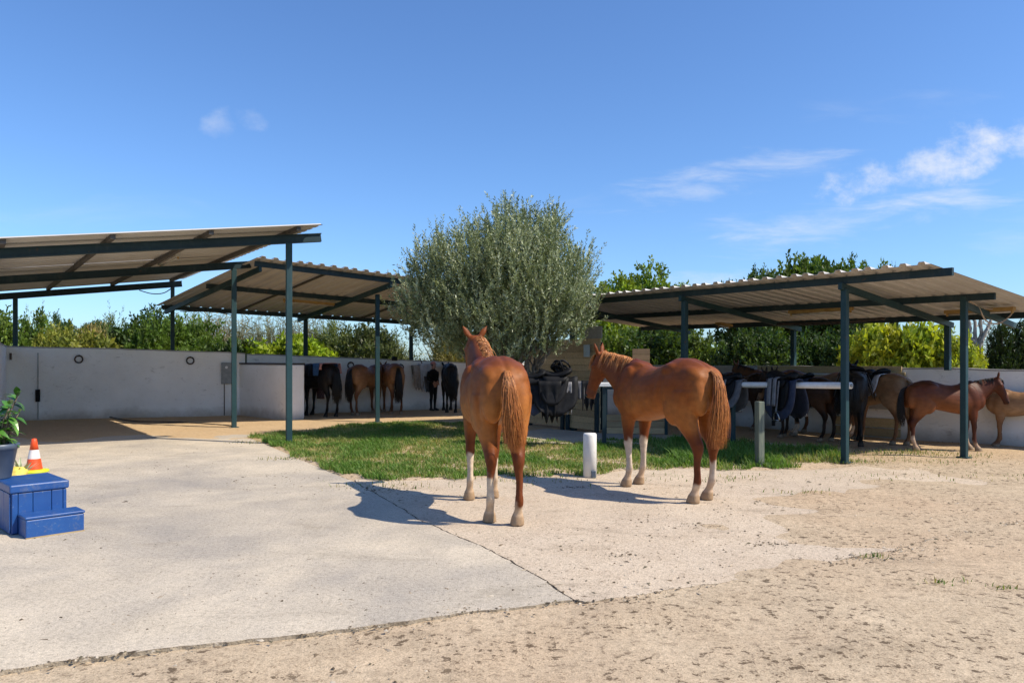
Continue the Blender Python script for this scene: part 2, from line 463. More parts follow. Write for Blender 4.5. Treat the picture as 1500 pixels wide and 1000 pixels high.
def mat_ground(name, pale, mid, speck, grit=1.0, patch=None, patch_amt=0.5, speck_thr=0.64, sand=None, dark=None):
    m, nt, b = new_mat(name)
    big = tex(nt, 'noise', 0.42, 7, 0.62, dist=0.3)
    medn = tex(nt, 'noise', 2.1, 8, 0.68)
    c = mix(nt, ramp(nt, medn, [(0.32, 0.0), (0.68, 1.0)]), pale, mid)
    if patch: c = mix(nt, ramp(nt, big, [(0.42, 0.0), (0.66, patch_amt)]), c, patch)
    streak = tex(nt, 'noise', 1.0, 9, 0.72, sc=(0.9, 2.2, 1), rot=(0,0,0.15), dist=0.5)
    c = mix(nt, ramp(nt, streak, [(0.56, 0.0), (0.68, 0.6)]), c, dark or tuple(x*0.62 for x in mid))
    fine = tex(nt, 'noise', 34, 7, 0.75)
    c = mix(nt, 1.0, c, ramp(nt, fine, [(0.28, 0.52), (0.48, 0.98), (0.72, 1.22)]), 'MULTIPLY')
    vfine = tex(nt, 'noise', 120, 4, 0.7)
    c = mix(nt, 1.0, c, ramp(nt, vfine, [(0.3, 0.62), (0.6, 1.14)]), 'MULTIPLY')
    sp = tex(nt, 'noise', 17, 6, 0.72)
    spm = tex(nt, 'noise', 1.3, 4, 0.6)
    f = mth(nt, 'MULTIPLY', ramp(nt, sp, [(speck_thr, 0.0), (speck_thr+0.035, 1.0)]), ramp(nt, spm, [(0.36, 0.0), (0.52, 0.9)]))
    c = mix(nt, f, c, speck)
    sp2 = tex(nt, 'noise', 48, 5, 0.7)
    c = mix(nt, mth(nt, 'MULTIPLY', ramp(nt, sp2, [(speck_thr+0.02, 0.0), (speck_thr+0.05, 0.8)]), ramp(nt, medn, [(0.35, 0.2), (0.6, 1.0)])), c, tuple(x*1.6 for x in speck))
    if sand:
        tcs = nd(nt, 'ShaderNodeTexCoord'); sps = nd(nt, 'ShaderNodeSeparateXYZ'); nt.links.new(tcs.outputs['Object'], sps.inputs[0])
        yy = mth(nt, 'ADD', sps.outputs[1], mth(nt, 'MULTIPLY', medn, 2.4))
        c = mix(nt, ramp(nt, mth(nt, 'DIVIDE', yy, 20.0), [(0.57, 0.0), (0.70, 0.62)]), c, sand)
    nt.links.new(c, b.inputs['Base Color']); b.inputs['Roughness'].default_value = 0.95
    b.inputs['Specular IOR Level'].default_value = 0.2
    b1 = nd(nt, 'ShaderNodeBump'); b1.inputs['Strength'].default_value = 0.55*grit; b1.inputs['Distance'].default_value = 0.03
    nt.links.new(medn, b1.inputs['Height'])
    b2 = bump(nt, b, fine, 0.55*grit, 0.012, b1.outputs[0])
    b3 = bump(nt, b, vfine, 0.45*grit, 0.004, b2)
    return m
M['concrete'] = mat_ground('grey_concrete', (0.59,0.505,0.39), (0.48,0.41,0.315), (0.10,0.075,0.05), 0.8, (0.315,0.283,0.245), 0.95, 0.62)
M['tanslab'] = mat_ground('tan_concrete', (0.59,0.485,0.365), (0.49,0.39,0.285), (0.11,0.075,0.045), 0.9, (0.44,0.365,0.29), 0.5, 0.60)

M['dirt'] = mat_ground('tan_dirt', (0.55,0.435,0.30), (0.44,0.34,0.228), (0.09,0.06,0.035), 1.0, (0.50,0.36,0.235), 0.6, 0.555, (0.49,0.335,0.175))
M['edge'] = simple('slab_edge', (0.42,0.35,0.26), (0.20,0.16,0.11), 0.95, 9, 7, bstr=0.8, bdist=0.02)

# ================================================================== GROUND
def smooth(a, b, x):
    t = np.clip((x-a)/(b-a), 0, 1); return t*t*(3-2*t)
def fnoise(x, y, s, seed=0.0, octv=3):
    return np.array([mnoise.fractal(Vector((a*s+seed, b*s+seed*0.7, seed)), 1.0, 2.0, octv) for a, b in zip(x.ravel(), y.ravel())]).reshape(x.shape)
def in_poly(x, y, poly):
    inside = np.zeros(x.shape, bool); n = len(poly)
    for i in range(n):
        x0, y0 = poly[i][0], poly[i][1]; x1, y1 = poly[(i+1) % n][0], poly[(i+1) % n][1]
        c = ((y0 > y) != (y1 > y))
        inside ^= c & (x < (x1-x0)*(y-y0)/((y1-y0)+1e-12)+x0)
    return inside

GRASS = [G(*p) for p in ((362,640),(400,652),(430,668),(470,684),(510,697),(560,704),(640,702),(700,699),(860,697),(900,690),(1000,686),(1060,688),(1112,688),(1160,685),(1215,678),(1235,672),(1225,664),(1180,660),(1100,652),(1050,648),(960,646),(900,646),(850,650),(800,648),(740,640),(690,622),(600,619),(520,624),(450,631))]

nx, ny = 300, 300
xs = np.linspace(-16, 14, nx); ys = np.concatenate([np.linspace(1.2, 9, 180), np.linspace(9.06, 27, 120)])
X, Y = np.meshgrid(xs, ys)
nA = fnoise(X, Y, 0.8, 3.1); nB = fnoise(X, Y, 2.7, 9.4)
# dirt lies below the slabs in front, and runs up over them at the far side and on the right
back = smooth(-0.5, 1.1, (Y - (13.2 + 0.10*(X+5))) + nA*0.5)
rx = 0.95 + (Y-4.8)*0.8
right = smooth(-1.1, 1.0, (X - rx) + nA*1.1)
Hh = -0.019 + 0.024*np.maximum(back, right) + 0.009*nA + 0.006*nB
Hh = np.maximum(Hh, -0.06)
soil = in_poly(X, Y, [(p.x, p.y) for p in GRASS])
Hh = np.where(soil, 0.012 + 0.015*nA*0.5, Hh)
edge = (X < -15.9) | (X > 13.9) | (Y > 26.8) | (Y < 1.25)
Hh = np.where(edge, -0.2, Hh)
vs = np.stack([X, Y, Hh], -1).reshape(-1, 3)
idx = np.arange(nx*ny).reshape(ny, nx)
fs = np.stack([idx[:-1,:-1], idx[:-1,1:], idx[1:,1:], idx[1:,:-1]], -1).reshape(-1, 4)
dirt = link('dirt_yard', arr_mesh('dirt_yard', vs, fs), M['dirt'], None, True)
tag(dirt, 'tan stony dirt of the yard in front of and around the slabs', None, None, 'structure')

m = simple('far_field', (0.17,0.16,0.07), (0.26,0.22,0.11), 0.95, 0.3, 7, bstr=0.3)
far = MB().add([(-900,-600,-0.12),(900,-600,-0.12),(900,1500,-0.12),(-900,1500,-0.12)], [(0,1,2,3)]).build('ground', m)
tag(far, 'dry field reaching away beyond the yard walls', None, None, 'structure')

def jag(pts, step, amp, closed=False, seed=0):
    r = random.Random(seed); out = []
    pts = [Vector(p) for p in pts]
    for i in range(len(pts)-1):
        a, b = pts[i], pts[i+1]; n = max(1, int((b-a).length/step))
        d = (b-a).normalized(); nrm = Vector((-d.y, d.x, 0))
        for k in range(n):
            q_ = a + (b-a)*(k/n)
            off = 0 if (i == 0 and k == 0) else (r.gauss(0, amp*0.8) + 5*amp*mnoise.fractal(Vector((q_.x*2.2, q_.y*2.2, seed)), 1.0, 2.0, 3))
            out.append(a + (b-a)*(k/n) + nrm*off)
    out.append(pts[-1]); return out
front_l = jag([V(-9,2.55,0), V(-4.5,3.0,0), G(0,980), G(133,963), G(250,948), G(400,933), G(633,903), G(760,888), G(838,878)], 0.045, 0.006, seed=2)
joint = [G(838,878), G(800,850), G(760,828), G(700,799), G(660,781), G(620,764), G(560,728), G(520,706)]
joint_j = jag(joint, 0.05, 0.005, seed=4)
back_l = [G(480,690), G(420,664), G(372,643), V(-4.9,14.3,0), V(-8,14.4,0), V(-14,14.4,0), V(-14,3,0)]
def slab(name, outline, mat_, edge_mat, z=0.0, t=0.07):
    bm = bmesh.new()
    n = len(outline)
    top = [bm.verts.new((p.x, p.y, z)) for p in outline]
    mid = [bm.verts.new((p.x+0, p.y, z-0.012)) for p in outline]
    bot = [bm.verts.new((p.x, p.y, z-t)) for p in outline]
    f = bm.faces.new(top); f.material_index = 0
    for A_, B_ in ((top, mid), (mid, bot)):
        for i in range(n):
            j = (i+1) % n
            q = bm.faces.new((A_[i], B_[i], B_[j], A_[j])); q.material_index = 1
    bmesh.ops.triangulate(bm, faces=[f])
    bmesh.ops.recalc_face_normals(bm, faces=bm.faces)
    me = bpy.data.meshes.new(name); bm.to_mesh(me); bm.free()
    return link(name, me, [mat_, edge_mat])
sl = slab('concrete_slab', front_l + joint_j[1:] + back_l, M['concrete'], M['edge'])
tag(sl, 'grey worn concrete slab of the yard on the left', None, None, 'structure')
joint2 = [p + V(0.017 + 0.012*mnoise.noise(Vector((i*0.3,1,7))), 0.006, 0) for i, p in enumerate(joint_j)]
front_r = jag([joint2[0], G(870,879), G(905,874), G(937,869), G(1020,857), G(1100,845), G(1190,828), G(1290,808), V(4.6,6.6,0)], 0.045, 0.006, seed=6)
right_out = front_r + [V(5.6,8.5,0), V(5.2,10.2,0), G(1180,688), G(1000,680), G(860,694), G(640,700), G(520,701)]
sr = slab('pale_slab', right_out + list(reversed(joint2[1:])), M['tanslab'], M['edge'], z=-0.003)
tag(sr, 'pale tan concrete slab under the two chestnut horses', None, None, 'structure')
# apron of grey concrete by the plank partition
ap = [G(690,640), G(760,634), G(800,630), G(885,637), G(1000,640), G(1180,655), G(1225,664), G(1100,655), G(900,652), G(790,652)]
aps = slab('concrete_apron', jag(ap + [ap[0]], 0.2, 0.02, seed=9)[:-1], M['concrete'], M['edge'], z=0.035)
tag(aps, 'strip of grey concrete between the grass and the plank partition', None, None, 'structure')

# ------------------------------------------------------------------ grit, clods and straw lying about
def scatter_bits():
    n = 26000
    x = rng.uniform(-7, 9, n); y = 2.2 + rng.random(n)**1.6*11
    dens = np.array([mnoise.fractal(Vector((a*0.55, b*0.8, 4.0)), 1.0, 2.0, 3) for a, b in zip(x, y)])
    dirtm = (y < 3.4 + 0.33*(x+2.3)) | (x > 1.0)
    keep = (dens + 0.25*rng.normal(size=n) + np.where(dirtm, 0.25, -0.25)) > 0.12
    keep &= ~in_poly(x, y, [(p.x, p.y) for p in GRASS])
    x, y = x[keep], y[keep]; n = len(x)
    ex, ey = [], []
    for line, cnt_, sp in ((front_l, 1100, 0.03), (front_r, 600, 0.035), (joint_j, 260, 0.012)):
        k = rng.integers(0, len(line)-1, cnt_); t = rng.random(cnt_)
        lx = np.array([p.x for p in line]); ly = np.array([p.y for p in line])
        cl_ = rng.random(cnt_) < np.array([0.5+0.9*mnoise.noise(Vector((lx[i]*1.7, ly[i]*1.7, 3.0))) for i in k])
        ex.append((lx[k]*(1-t)+lx[k+1]*t + rng.normal(size=cnt_)*sp)[cl_]); ey.append((ly[k]*(1-t)+ly[k+1]*t - np.abs(rng.normal(size=cnt_))*sp)[cl_])
    for (px_, py_, r_, c_) in ((570,716,.20,260),(1212,860,.07,120),(1275,818,.12,110),(840,713,.12,90),(1130,796,.09,80),(1290,800,.25,90),(905,812,.06,50),(1390,880,.12,90),(1180,900,.16,120),(960,905,.14,100),(690,895,.10,70),(1330,760,.3,100),(1010,770,.16,70),(430,672,.3,120),(1440,930,.12,110)):
        q = G(px_, py_); ex.append(q.x + rng.normal(size=c_)*r_); ey.append(q.y + rng.normal(size=c_)*r_*0.5)
    x = np.concatenate([x]+ex); y = np.concatenate([y]+ey); n = len(x)
    size = np.clip(rng.lognormal(math.log(0.0050), 0.55, n), 0.002, 0.014)
    base = np.array([[1,0,0],[-0.5,0.87,0],[-0.5,-0.87,0],[0.2,0.1,0.75],[-0.2,-0.3,0.6]])
    tri = np.array([[0,1,3],[1,4,3],[1,2,4],[2,0,4],[0,3,4]])
    a = rng.uniform(0, 6.28, n); ca, sa = np.cos(a), np.sin(a)
    jit = 1 + 0.35*rng.normal(size=(n,5,3)); b_ = base[None]*jit*size[:,None,None]
    b_[:,:,2] *= 0.7
    stretch = 1 + (rng.random(n) < 0.25)*rng.uniform(0.5, 2.5, n)
    b_[:,:,0] *= stretch[:,None]
    vx = b_[:,:,0]*ca[:,None] - b_[:,:,1]*sa[:,None] + x[:,None]
    vy = b_[:,:,0]*sa[:,None] + b_[:,:,1]*ca[:,None] + y[:,None]
    below = (y < 3.3 + 0.33*(x+2.3)) & (x < 2.5)
    z0 = np.where(below, -0.016, 0.0) + np.where(x > 3, 0.004, 0)
    vz = b_[:,:,2] + z0[:,None]
    verts = np.stack([vx, vy, vz], -1).reshape(-1,3)
    faces = (tri[None] + (np.arange(n)*5)[:,None,None]).reshape(-1,3)
    pal = np.array([[0.07,0.05,0.03],[0.14,0.10,0.06],[0.32,0.26,0.19],[0.42,0.36,0.28],[0.10,0.085,0.05]])
    c = pal[rng.integers(0, 5, n)]*rng.uniform(0.7, 1.3, (n,1))
    cols = np.concatenate([np.repeat(c, 5, 0), np.ones((n*5,1))], 1)
    o = link('gravel', arr_mesh('gravel', verts, faces, cols), mat_attr('grit', 0.95, 0.1, bstr=0))
    tag(o, 'loose grit, clods and straw strewn over the yard', None, None, 'stuff')
scatter_bits()

# ------------------------------------------------------------------ grass
def blades(name, pts, hgt, green, label, wid=0.006):
    n = len(pts)
    a = rng.uniform(0, 6.28, n); lean = rng.uniform(0.1, 0.9, n)*hgt
    w = wid*rng.uniform(0.6, 1.4, n)
    side = np.stack([-np.sin(a), np.cos(a), np.zeros(n)], -1)
    fwd = np.stack([np.cos(a), np.sin(a), np.zeros(n)], -1)
    tw = side*np.cos(0.6) + fwd*np.sin(0.6)
    p0 = pts; up = np.array([0,0,1.0])
    p1 = p0 + up*(hgt*0.6)[:,None] + fwd*(lean*0.35)[:,None]
    p2 = p0 + up*hgt[:,None] + fwd*lean[:,None]
    V_ = np.stack([p0 - tw*w[:,None], p0 + tw*w[:,None], p1 - tw*(w*0.75)[:,None], p1 + tw*(w*0.75)[:,None], p2], 1).reshape(-1,3)
    o_ = (np.arange(n)*5)[:,None]
    tris = np.concatenate([o_+np.array([[0,1,3]]), o_+np.array([[0,3,2]]), o_+np.array([[2,3,4]])], 0)
    cols = np.concatenate([np.repeat(green, 5, 0), np.ones((n*5,1))], 1)
    o = link(name, arr_mesh(name, V_, tris, cols), M['grass'])
    tag(o, label, None, None, 'stuff'); return o
def lawn():
    gx = np.array([p.x for p in GRASS]); gy = np.array([p.y for p in GRASS])
    N = 330000
    x = rng.uniform(gx.min(), gx.max(), N); y = rng.uniform(gy.min(), gy.max(), N)
    x += 0.06*np.sin(y*9); y2 = y + 0.10*np.sin(x*7.3) + 0.06*np.sin(x*17)
    k = in_poly(x, y2, [(p.x, p.y) for p in GRASS]); x, y = x[k], y[k]
    n1 = np.array([mnoise.fractal(Vector((a*1.1, b*1.1, 2.0)), 1.0, 2.0, 4) for a, b in zip(x, y)])
    n2 = np.array([mnoise.noise(Vector((a*4.5, b*4.5, 8.0))) for a, b in zip(x, y)])
    k = rng.random(len(x)) < np.clip(0.66 + 0.55*n1 + 0.5*n2, 0.08, 1)
    x, y, n1, n2 = x[k], y[k], n1[k], n2[k]; n = len(x)
    h = np.clip(0.045 + 0.035*n1 + 0.03*n2 + 0.018*rng.normal(size=n), 0.015, 0.16)
    tall = (x > 2.3) & (y > 9.8); h = np.where(tall, h*1.9, h)
    dry = np.clip(0.20 - 0.9*n1 + 0.33*rng.normal(size=n) - 0.3*tall, 0, 1)[:,None]
    g = np.array([0.105,0.20,0.030])*rng.uniform(0.65,1.35,(n,1)); d = np.array([0.38,0.32,0.13])*rng.uniform(0.7,1.2,(n,1))
    blades('grass', np.stack([x, y, np.full(n, 0.008)], -1), h, g*(1-dry) + d*dry, 'patchy green and straw coloured grass between the slabs and the shelters')
    # thin weeds at the right shelter's edge and by single clumps out on the dirt
    pts = []
    for (px, py, r, c) in ((1290,664,0.5,500),(1330,662,0.4,260),(1240,676,0.3,420),(1400,668,0.35,160),(1360,676,0.5,140),(1205,668,0.3,200),(1372,856,0.06,26),(1468,862,0.06,24),(1415,853,0.05,8),(1278,816,0.05,25),(1180,722,0.2,50),(1050,700,0.4,110),
                           (760,702,0.5,120),(570,712,0.35,110),(1310,700,0.5,60),(1480,700,0.4,50),(380,648,0.3,150),(430,672,0.25,120)):
        q = G(px, py); pts.append(np.stack([q.x + rng.normal(size=c)*r, q.y + rng.normal(size=c)*r*0.45, np.full(c, 0.0)], -1))
    pts = np.concatenate(pts); n = len(pts)
    col = np.where(rng.random((n,1)) < 0.6, np.array([[0.10,0.16,0.035]]), np.array([[0.30,0.25,0.10]]))*rng.uniform(0.7,1.3,(n,1))
    blades('weeds', pts, rng.uniform(0.015, 0.05, n), col, 'thin weeds and dry tufts in the dirt', 0.004)
lawn()

# ================================================================== WALLS
def wall(name, label, pts, thick, mat_=None, cap=0.03):
    """pts: (x, y, height) along the yard face; thickness goes to the left of the run"""
    root = thing(name, label, 'wall', (0,0,0))
    b, c = MB(), MB(); P2 = [Vector((p[0], p[1], 0)) for p in pts]; n = len(pts)
    offs = []
    for i in range(n):
        d = (P2[min(i+1,n-1)] - P2[max(i-1,0)]).normalized(); offs.append(Vector((-d.y, d.x, 0)))
    dense = []
    for i in range(n-1):
        L = (P2[i+1]-P2[i]).length; k = max(1, int(L/0.25))
        for j in range(k):
            t = j/k; dense.append((P2[i].lerp(P2[i+1], t), offs[i].lerp(offs[i+1], t).normalized(), pts[i][2]*(1-t)+pts[i+1][2]*t))
    dense.append((P2[-1], offs[-1], pts[-1][2]))
    rb, rc = [], []
    for i, (p, o, h) in enumerate(dense):
        w = 0.012*mnoise.noise(Vector((p.x*0.9, p.y*0.9, 3))); hh = h + 0.015*mnoise.noise(Vector((p.x*1.5, p.y*1.5, 5)))
        q = p + o*w
        rb.append([q + V(0,0,-0.1), q + V(0,0,hh-cap), q + o*thick + V(0,0,hh-cap), q + o*thick + V(0,0,-0.1)])
        e = -o*0.012
        rc.append([q + e + V(0,0,hh-cap+0.002), q + e + V(0,0,hh), q + o*(thick+0.012) + V(0,0,hh), q + o*(thick+0.012) + V(0,0,hh-cap+0.002)])
    b.loft(rb); c.loft(rc)
    b.build('wall_face', mat_ or M['wall'], root); c.build('coping', M['coping'], root)
    return root
wall('yard_wall', 'long whitewashed wall behind the tall left shelter', [(-12.35,17.45,1.79), (-10.0,18.35,1.74), (-7.35,19.2,1.66), (-7.0,19.4,1.64)], 0.2)
wall('yard_wall', 'low whitewashed wall with tie rings where brown horses stand on the left', [(-6.95,19.42,1.62), (-4.58,20.5,1.53), (-1.56,22.25,1.40), (1.5,23.8,1.38)], 0.2)
wall('yard_wall', 'whitewashed side wall at the far left edge closing the tall shelter', [(-7.6,10.4,1.80), (-9.8,14.05,1.80), (-12.0,17.55,1.79)], 0.2)
wall('yard_wall', 'low whitewashed wall behind the bay horse under the right shelter', [(1.2,20.3,1.34), (2.13,19.24,1.33), (5.6,15.3,1.32), (8.39,12.13,1.28), (11.5,8.6,1.28)], 0.2)
sw = thing('partition_wall', 'short thick white partition with sunlit end face between the left shelters', 'wall')
mb = MB(); a0, a1 = V(-7.25,19.45,0), V(-5.42,17.72,0); d = (a1-a0).normalized(); s_ = V(-d.y, d.x, 0)
h0, h1 = 1.34, 1.33
mb.loft([[a0+V(0,0,-.1), a0+V(0,0,h0), a0+s_*0.5+V(0,0,h0), a0+s_*0.5+V(0,0,-.1)], [a1+V(0,0,-.1), a1+V(0,0,h1), a1+s_*0.5+V(0,0,h1), a1+s_*0.5+V(0,0,-.1)]])
mb.build('wall_face', M['wall'], sw, bevel=0.02)
mb = MB(); mb.beam(a0 + s_*0.25 + V(0,0,h0+0.022), a1 + s_*0.25 + V(0,0,h1+0.022), 0.53, 0.04); mb.build('coping', M['iron'], sw)

# ================================================================== SHELTERS
def corrugated(FL, FR, RL, RR, pitch, rib, panel, mats, parent, name='roof_sheet', over=0.06):
    """sheets laid side by side from the left to the right edge, ribs running front to rear"""
    FL, FR, RL, RR = map(Vector, (FL, FR, RL, RR))
    L = (FR-FL).length; npan = max(1, round(L/panel)); up = Vector((0,0,1))
    for k in range(npan):
        t0, t1 = k/npan, (k+1)/npan + (over/L if k < npan-1 else 0)
        nr = max(1, round((t1-t0)*L/pitch)); rows = []
        prof = []
        for i in range(nr):
            for (u, h) in ((0,0),(0.28,0),(0.36,rib),(0.64,rib),(0.72,0)):
                prof.append(((i+u)/nr, h))
        prof.append((1.0, 0))
        lift = 0.003*(k % 2); mb = MB(); nseg = 3
        sag = rng.uniform(-0.01, 0.01)
        for zoff in (0.0, -0.006):
            rings = []
            for j in range(nseg+1):
                s = j/nseg
                rings.append([FL.lerp(FR, t0+(t1-t0)*u).lerp(RL.lerp(RR, t0+(t1-t0)*u), s) + up*(h+lift+zoff+sag*math.sin(s*3.14)) for u, h in prof])
            o = len(mb.v); n = len(prof)
            mb.v += [tuple(p) for r in rings for p in r]
            for j in range(nseg):
                for i in range(n-1):
                    f = (o+j*n+i, o+j*n+i+1, o+(j+1)*n+i+1, o+(j+1)*n+i)
                    mb.f.append(f if zoff == 0 else f[::-1]); mb.m.append(0)
        n = len(prof); tot = (nseg+1)*n
        for i in range(n-1):
            mb.f.append((i, tot+i, tot+i+1, i+1)); mb.m.append(0)
            e = nseg*n; mb.f.append((e+i+1, tot+e+i+1, tot+e+i, e+i)); mb.m.append(0)
        mb.build(name, mats, parent)
def ipost(b, p, top, w=0.12, base=True):
    p = Vector(p); b.box((p.x-w/2, p.y-w/2, p.z), (p.x+w/2, p.y+w/2, top))
def add_post(root, p, top, w, rz, base=True, z0=0.0):
    b = MB(); b.box((-w/2,-w/2,0), (w/2,w/2,top-z0))
    o = b.build('post', M['post'], root, bevel=0.008, loc=(p[0], p[1], z0)); o.rotation_euler.z = rz
    if base:
        q = MB().box((-w*0.95,-w*0.95,0.0), (w*0.95,w*0.95,0.014)); q.build('base_plate', M['post'], o)
    return o

# --- tall shelter on the left: three beams run left-right and rise to the right
sh1 = thing('open_shelter', 'tall open shelter on the left whose grey sheet roof rises to the right', 'shelter')
A, Bp, C = V(-3.8,12.6,0), V(-5.92,15.75,0), V(-8.72,19.0,0)
va = V(0.894,0.447,0); sl1 = 0.125
zA, zB, zC = 3.49, 3.45, 3.39
rzS = math.atan2(va.y, va.x)
for p, z, w in ((A, zA, 0.098), (Bp, zB, 0.100)):
    add_post(sh1, p, z-0.075, w, rzS)
add_post(sh1, C, zC-0.07, 0.095, rzS, False, z0=0.0)
add_post(sh1, (-11.9,17.72), zC-0.0-3.62*sl1, 0.095, rzS, False)
for p, z in ((A, zA), (Bp, zB)):
    q = p - va*5.4; add_post(sh1, q, z-0.075-5.4*sl1, 0.13, rzS)
for p, z, e0, e1 in ((A, zA, -5.6, 0.54), (Bp, zB, -5.6, 0.34), (C, zC, -4.2, 0.22)):
    b = MB(); a, c = p + va*e0 + V(0,0,z+e0*sl1), p + va*e1 + V(0,0,z+e1*sl1)
    b.beam(a, c, 0.08, 0.012); up_ = V(0,0,0.066)
    b = MB(); b.beam(a+up_, c+up_, 0.09, 0.016); b.beam(a-up_, c-up_, 0.09, 0.016); b.beam(a, c, 0.03, 0.14)
    b.build('beam', M['beam'], sh1)
rowf = (A-C).normalized()
for s in (-0.02, -1.36, -2.72, -4.08, -5.44):
    a = A + va*s + rowf*0.50 + V(0,0,zA+s*sl1+0.110); c = C + va*s - rowf*0.10 + V(0,0,zC+s*sl1+0.110)
    b = MB(); b.beam(a, c, 0.07, 0.068); b.build('purlin', M['purlin'], sh1)
# ribs run along the beams, so the "front" edge of the sheets here is the high right-hand end
e1, e0 = 0.40, -5.7
fr = A + rowf*0.55; rr = C - rowf*0.35
FLs, FRs = rr + va*(e1-0.05) + V(0,0,zC+e1*sl1+0.150), fr + va*(e1-0.05) + V(0,0,zA+e1*sl1+0.150)
RLs, RRs = rr + va*e0*0.8 + V(0,0,zC+e0*0.8*sl1+0.150), fr + va*e0 + V(0,0,zA+e0*sl1+0.150)
corrugated(FLs, FRs, RLs, RRs, 0.25, 0.03, 1.05, M['sheet'], sh1)

# --- lower shelter in the middle, half behind the olive tree
sh2 = thing('open_shelter', 'lower open shelter behind the olive tree with corrugated roof sloping to the back wall', 'shelter')
f0, f1 = V(-5.33,15.6,3.46), V(2.32,18.81,2.80)
r0, r1 = V(-8.86,18.95,2.80), V(0.10,22.82,2.40)
def L2(s, t, dz=0.0):      # s 0..1 left-right, t 0 front .. 1 rear
    return f0.lerp(f1, s).lerp(r0.lerp(r1, s), t) + V(0,0,dz)
for (t, w) in ((0.0, 0.1), (0.47, 0.1), (1.0, 0.1)):
    b = MB(); b.beam(L2(-0.012, t), L2(1.0, t), 0.05, 0.11); b.build('beam', M['beam'], sh2)
for s in (0.0, 0.338, 0.67, 0.99):
    b = MB(); b.beam(L2(s, -0.01, -0.11), L2(s, 1.01, -0.11), 0.06, 0.11); b.build('rafter', M['post'], sh2)
for s in (0.18, 0.51, 0.83):
    b = MB(); b.beam(L2(s, 0.0, 0.035), L2(s, 1.0, 0.035), 0.05, 0.04); b.build('purlin', M['purlin'], sh2)
rz2 = math.atan2(f1.y-f0.y, f1.x-f0.x)
add_post(sh2, (-3.13,17.2), 2.97, 0.095, rz2)
add_post(sh2, (-5.66,20.28), 2.62, 0.11, rz2, False)
add_post(sh2, (-2.95,21.62), 2.42, 0.10, rz2, False)
q = L2(0.80,0.15); add_post(sh2, (q.x, q.y), q.z-0.17, 0.115, rz2)
q = L2(0.86,0.95); add_post(sh2, (q.x, q.y), q.z-0.17, 0.10, rz2, False)
corrugated(L2(-0.02,-0.055,0.062), L2(1.02,-0.055,0.062), L2(-0.02,1.03,0.062), L2(1.02,1.03,0.062), 0.235, 0.045, 0.95, M['sheet'], sh2)

# --- shelter on the right, running away from the camera
sh3 = thing('open_shelter', 'long low open shelter on the right with corrugated roof over the tethered ponies', 'shelter')
w3, n3 = V(-0.573,0.82,0), V(0.82,0.573,0); O3 = V(4.64,10.31,0)
def L3(s, n, z): return O3 + w3*s + n3*n + V(0,0,z)
def z3(n, s=0.0): return 2.535 - 0.098*n + 0.012*s
rz3 = math.atan2(n3.y, n3.x)
for n, s0, s1 in ((0,-1.42,7.6),(1.92,-1.12,7.6),(3.84,-1.9,7.8)):
    b = MB(); b.beam(L3(s0,n,z3(n,s0)), L3(s1,n,z3(n,s1)), 0.05, 0.098); b.build('beam', M['beam'], sh3)
for s, sr_, n0, n1 in ((-0.70,-0.45,1.92,4.3),(0.0,0.415,-0.12,4.05),(2.92,3.4,-0.12,4.05),(5.9,6.4,-0.12,4.05)):
    b = MB(); b.beam(L3(s,n0,z3(n0,s)-0.096), L3(sr_,n1,z3(n1,s)-0.096), 0.055, 0.09); b.build('rafter', M['post'], sh3)
add_post(sh3, L3(0,0,0), 2.42, 0.084, rz3)
add_post(sh3, (6.62,10.83,0), 2.36, 0.084, rz3)
add_post(sh3, L3(2.92,0,0), 2.45, 0.09, rz3)
add_post(sh3, L3(5.9,0,0), 2.48, 0.115, rz3, False)
for s in (0.415, 3.45, 6.45):
    q = L3(s, 3.88, 0); add_post(sh3, (q.x, q.y), z3(3.84,s)-0.06, 0.09, rz3, False, z0=1.255)
corrugated(L3(7.9,-0.30,z3(-0.3,7.9)+0.053), L3(-1.30,-0.30,z3(-0.3,-1.3)+0.053), L3(7.9,4.25,z3(4.25,7.9)+0.053), L3(-1.30,4.25,z3(4.25,-1.3)+0.053), 0.235, 0.036, 0.95, M['sheet'], sh3)

# lamp battens and odds and ends under the roofs
def batten(p, q, w, h, mat_, label, kind='light fixture', name='lamp_batten'):
    t = thing(name, label, kind, (0,0,0), 0, 'lamp battens under the roofs')
    p, q = Vector(p), Vector(q); d = (q-p).normalized()
    b = MB(); b.beam(p, q, w, h); b.build('housing', mat_, t, bevel=0.006)
    b = MB(); b.tube([p + d*0.05 - V(0,0,h/2+0.016), q - d*0.05 - V(0,0,h/2+0.016)], 0.014, 8); b.build('tube', M['fixture'], t, True)
    for e in (p+d*0.03, q-d*0.03):
        MB().beam(e - V(0,0,h/2), e - V(0,0,h/2+0.04), 0.03, 0.02, up=(0,1,0)).build('tube_holder', M['rust'], t)
    return t
ba = A + va*-1.12 - rowf*2.6; bb = A + va*-1.12 - rowf*4.1
batten(V(ba.x, ba.y, 3.45), V(bb.x, bb.y, 3.43), 0.10, 0.07, M['fixture'], 'pale lamp batten with rusty ends under the tall left roof')
batten(L2(0.20,0.56,-0.06), L2(0.345,0.56,-0.06), 0.10, 0.06, M['rust'], 'brown rusty lamp batten under the middle roof')
batten(L3(1.15,2.15,z3(2.15)-0.02), L3(2.35,2.15,z3(2.15)-0.02), 0.11, 0.06, M['rust'], 'ochre lamp batten near the middle of the right roof')
batten(L3(-0.95,3.0,z3(3.0)-0.03), L3(0.05,3.0,z3(3.0)-0.03), 0.11, 0.06, M['rust'], 'ochre lamp batten near the open end of the right roof')
batten(L3(4.6,2.9,z3(2.9)-0.03), L3(4.6,3.3,z3(3.3)-0.03), 0.16, 0.05, M['rust'], 'small ochre lamp batten deep under the right roof')
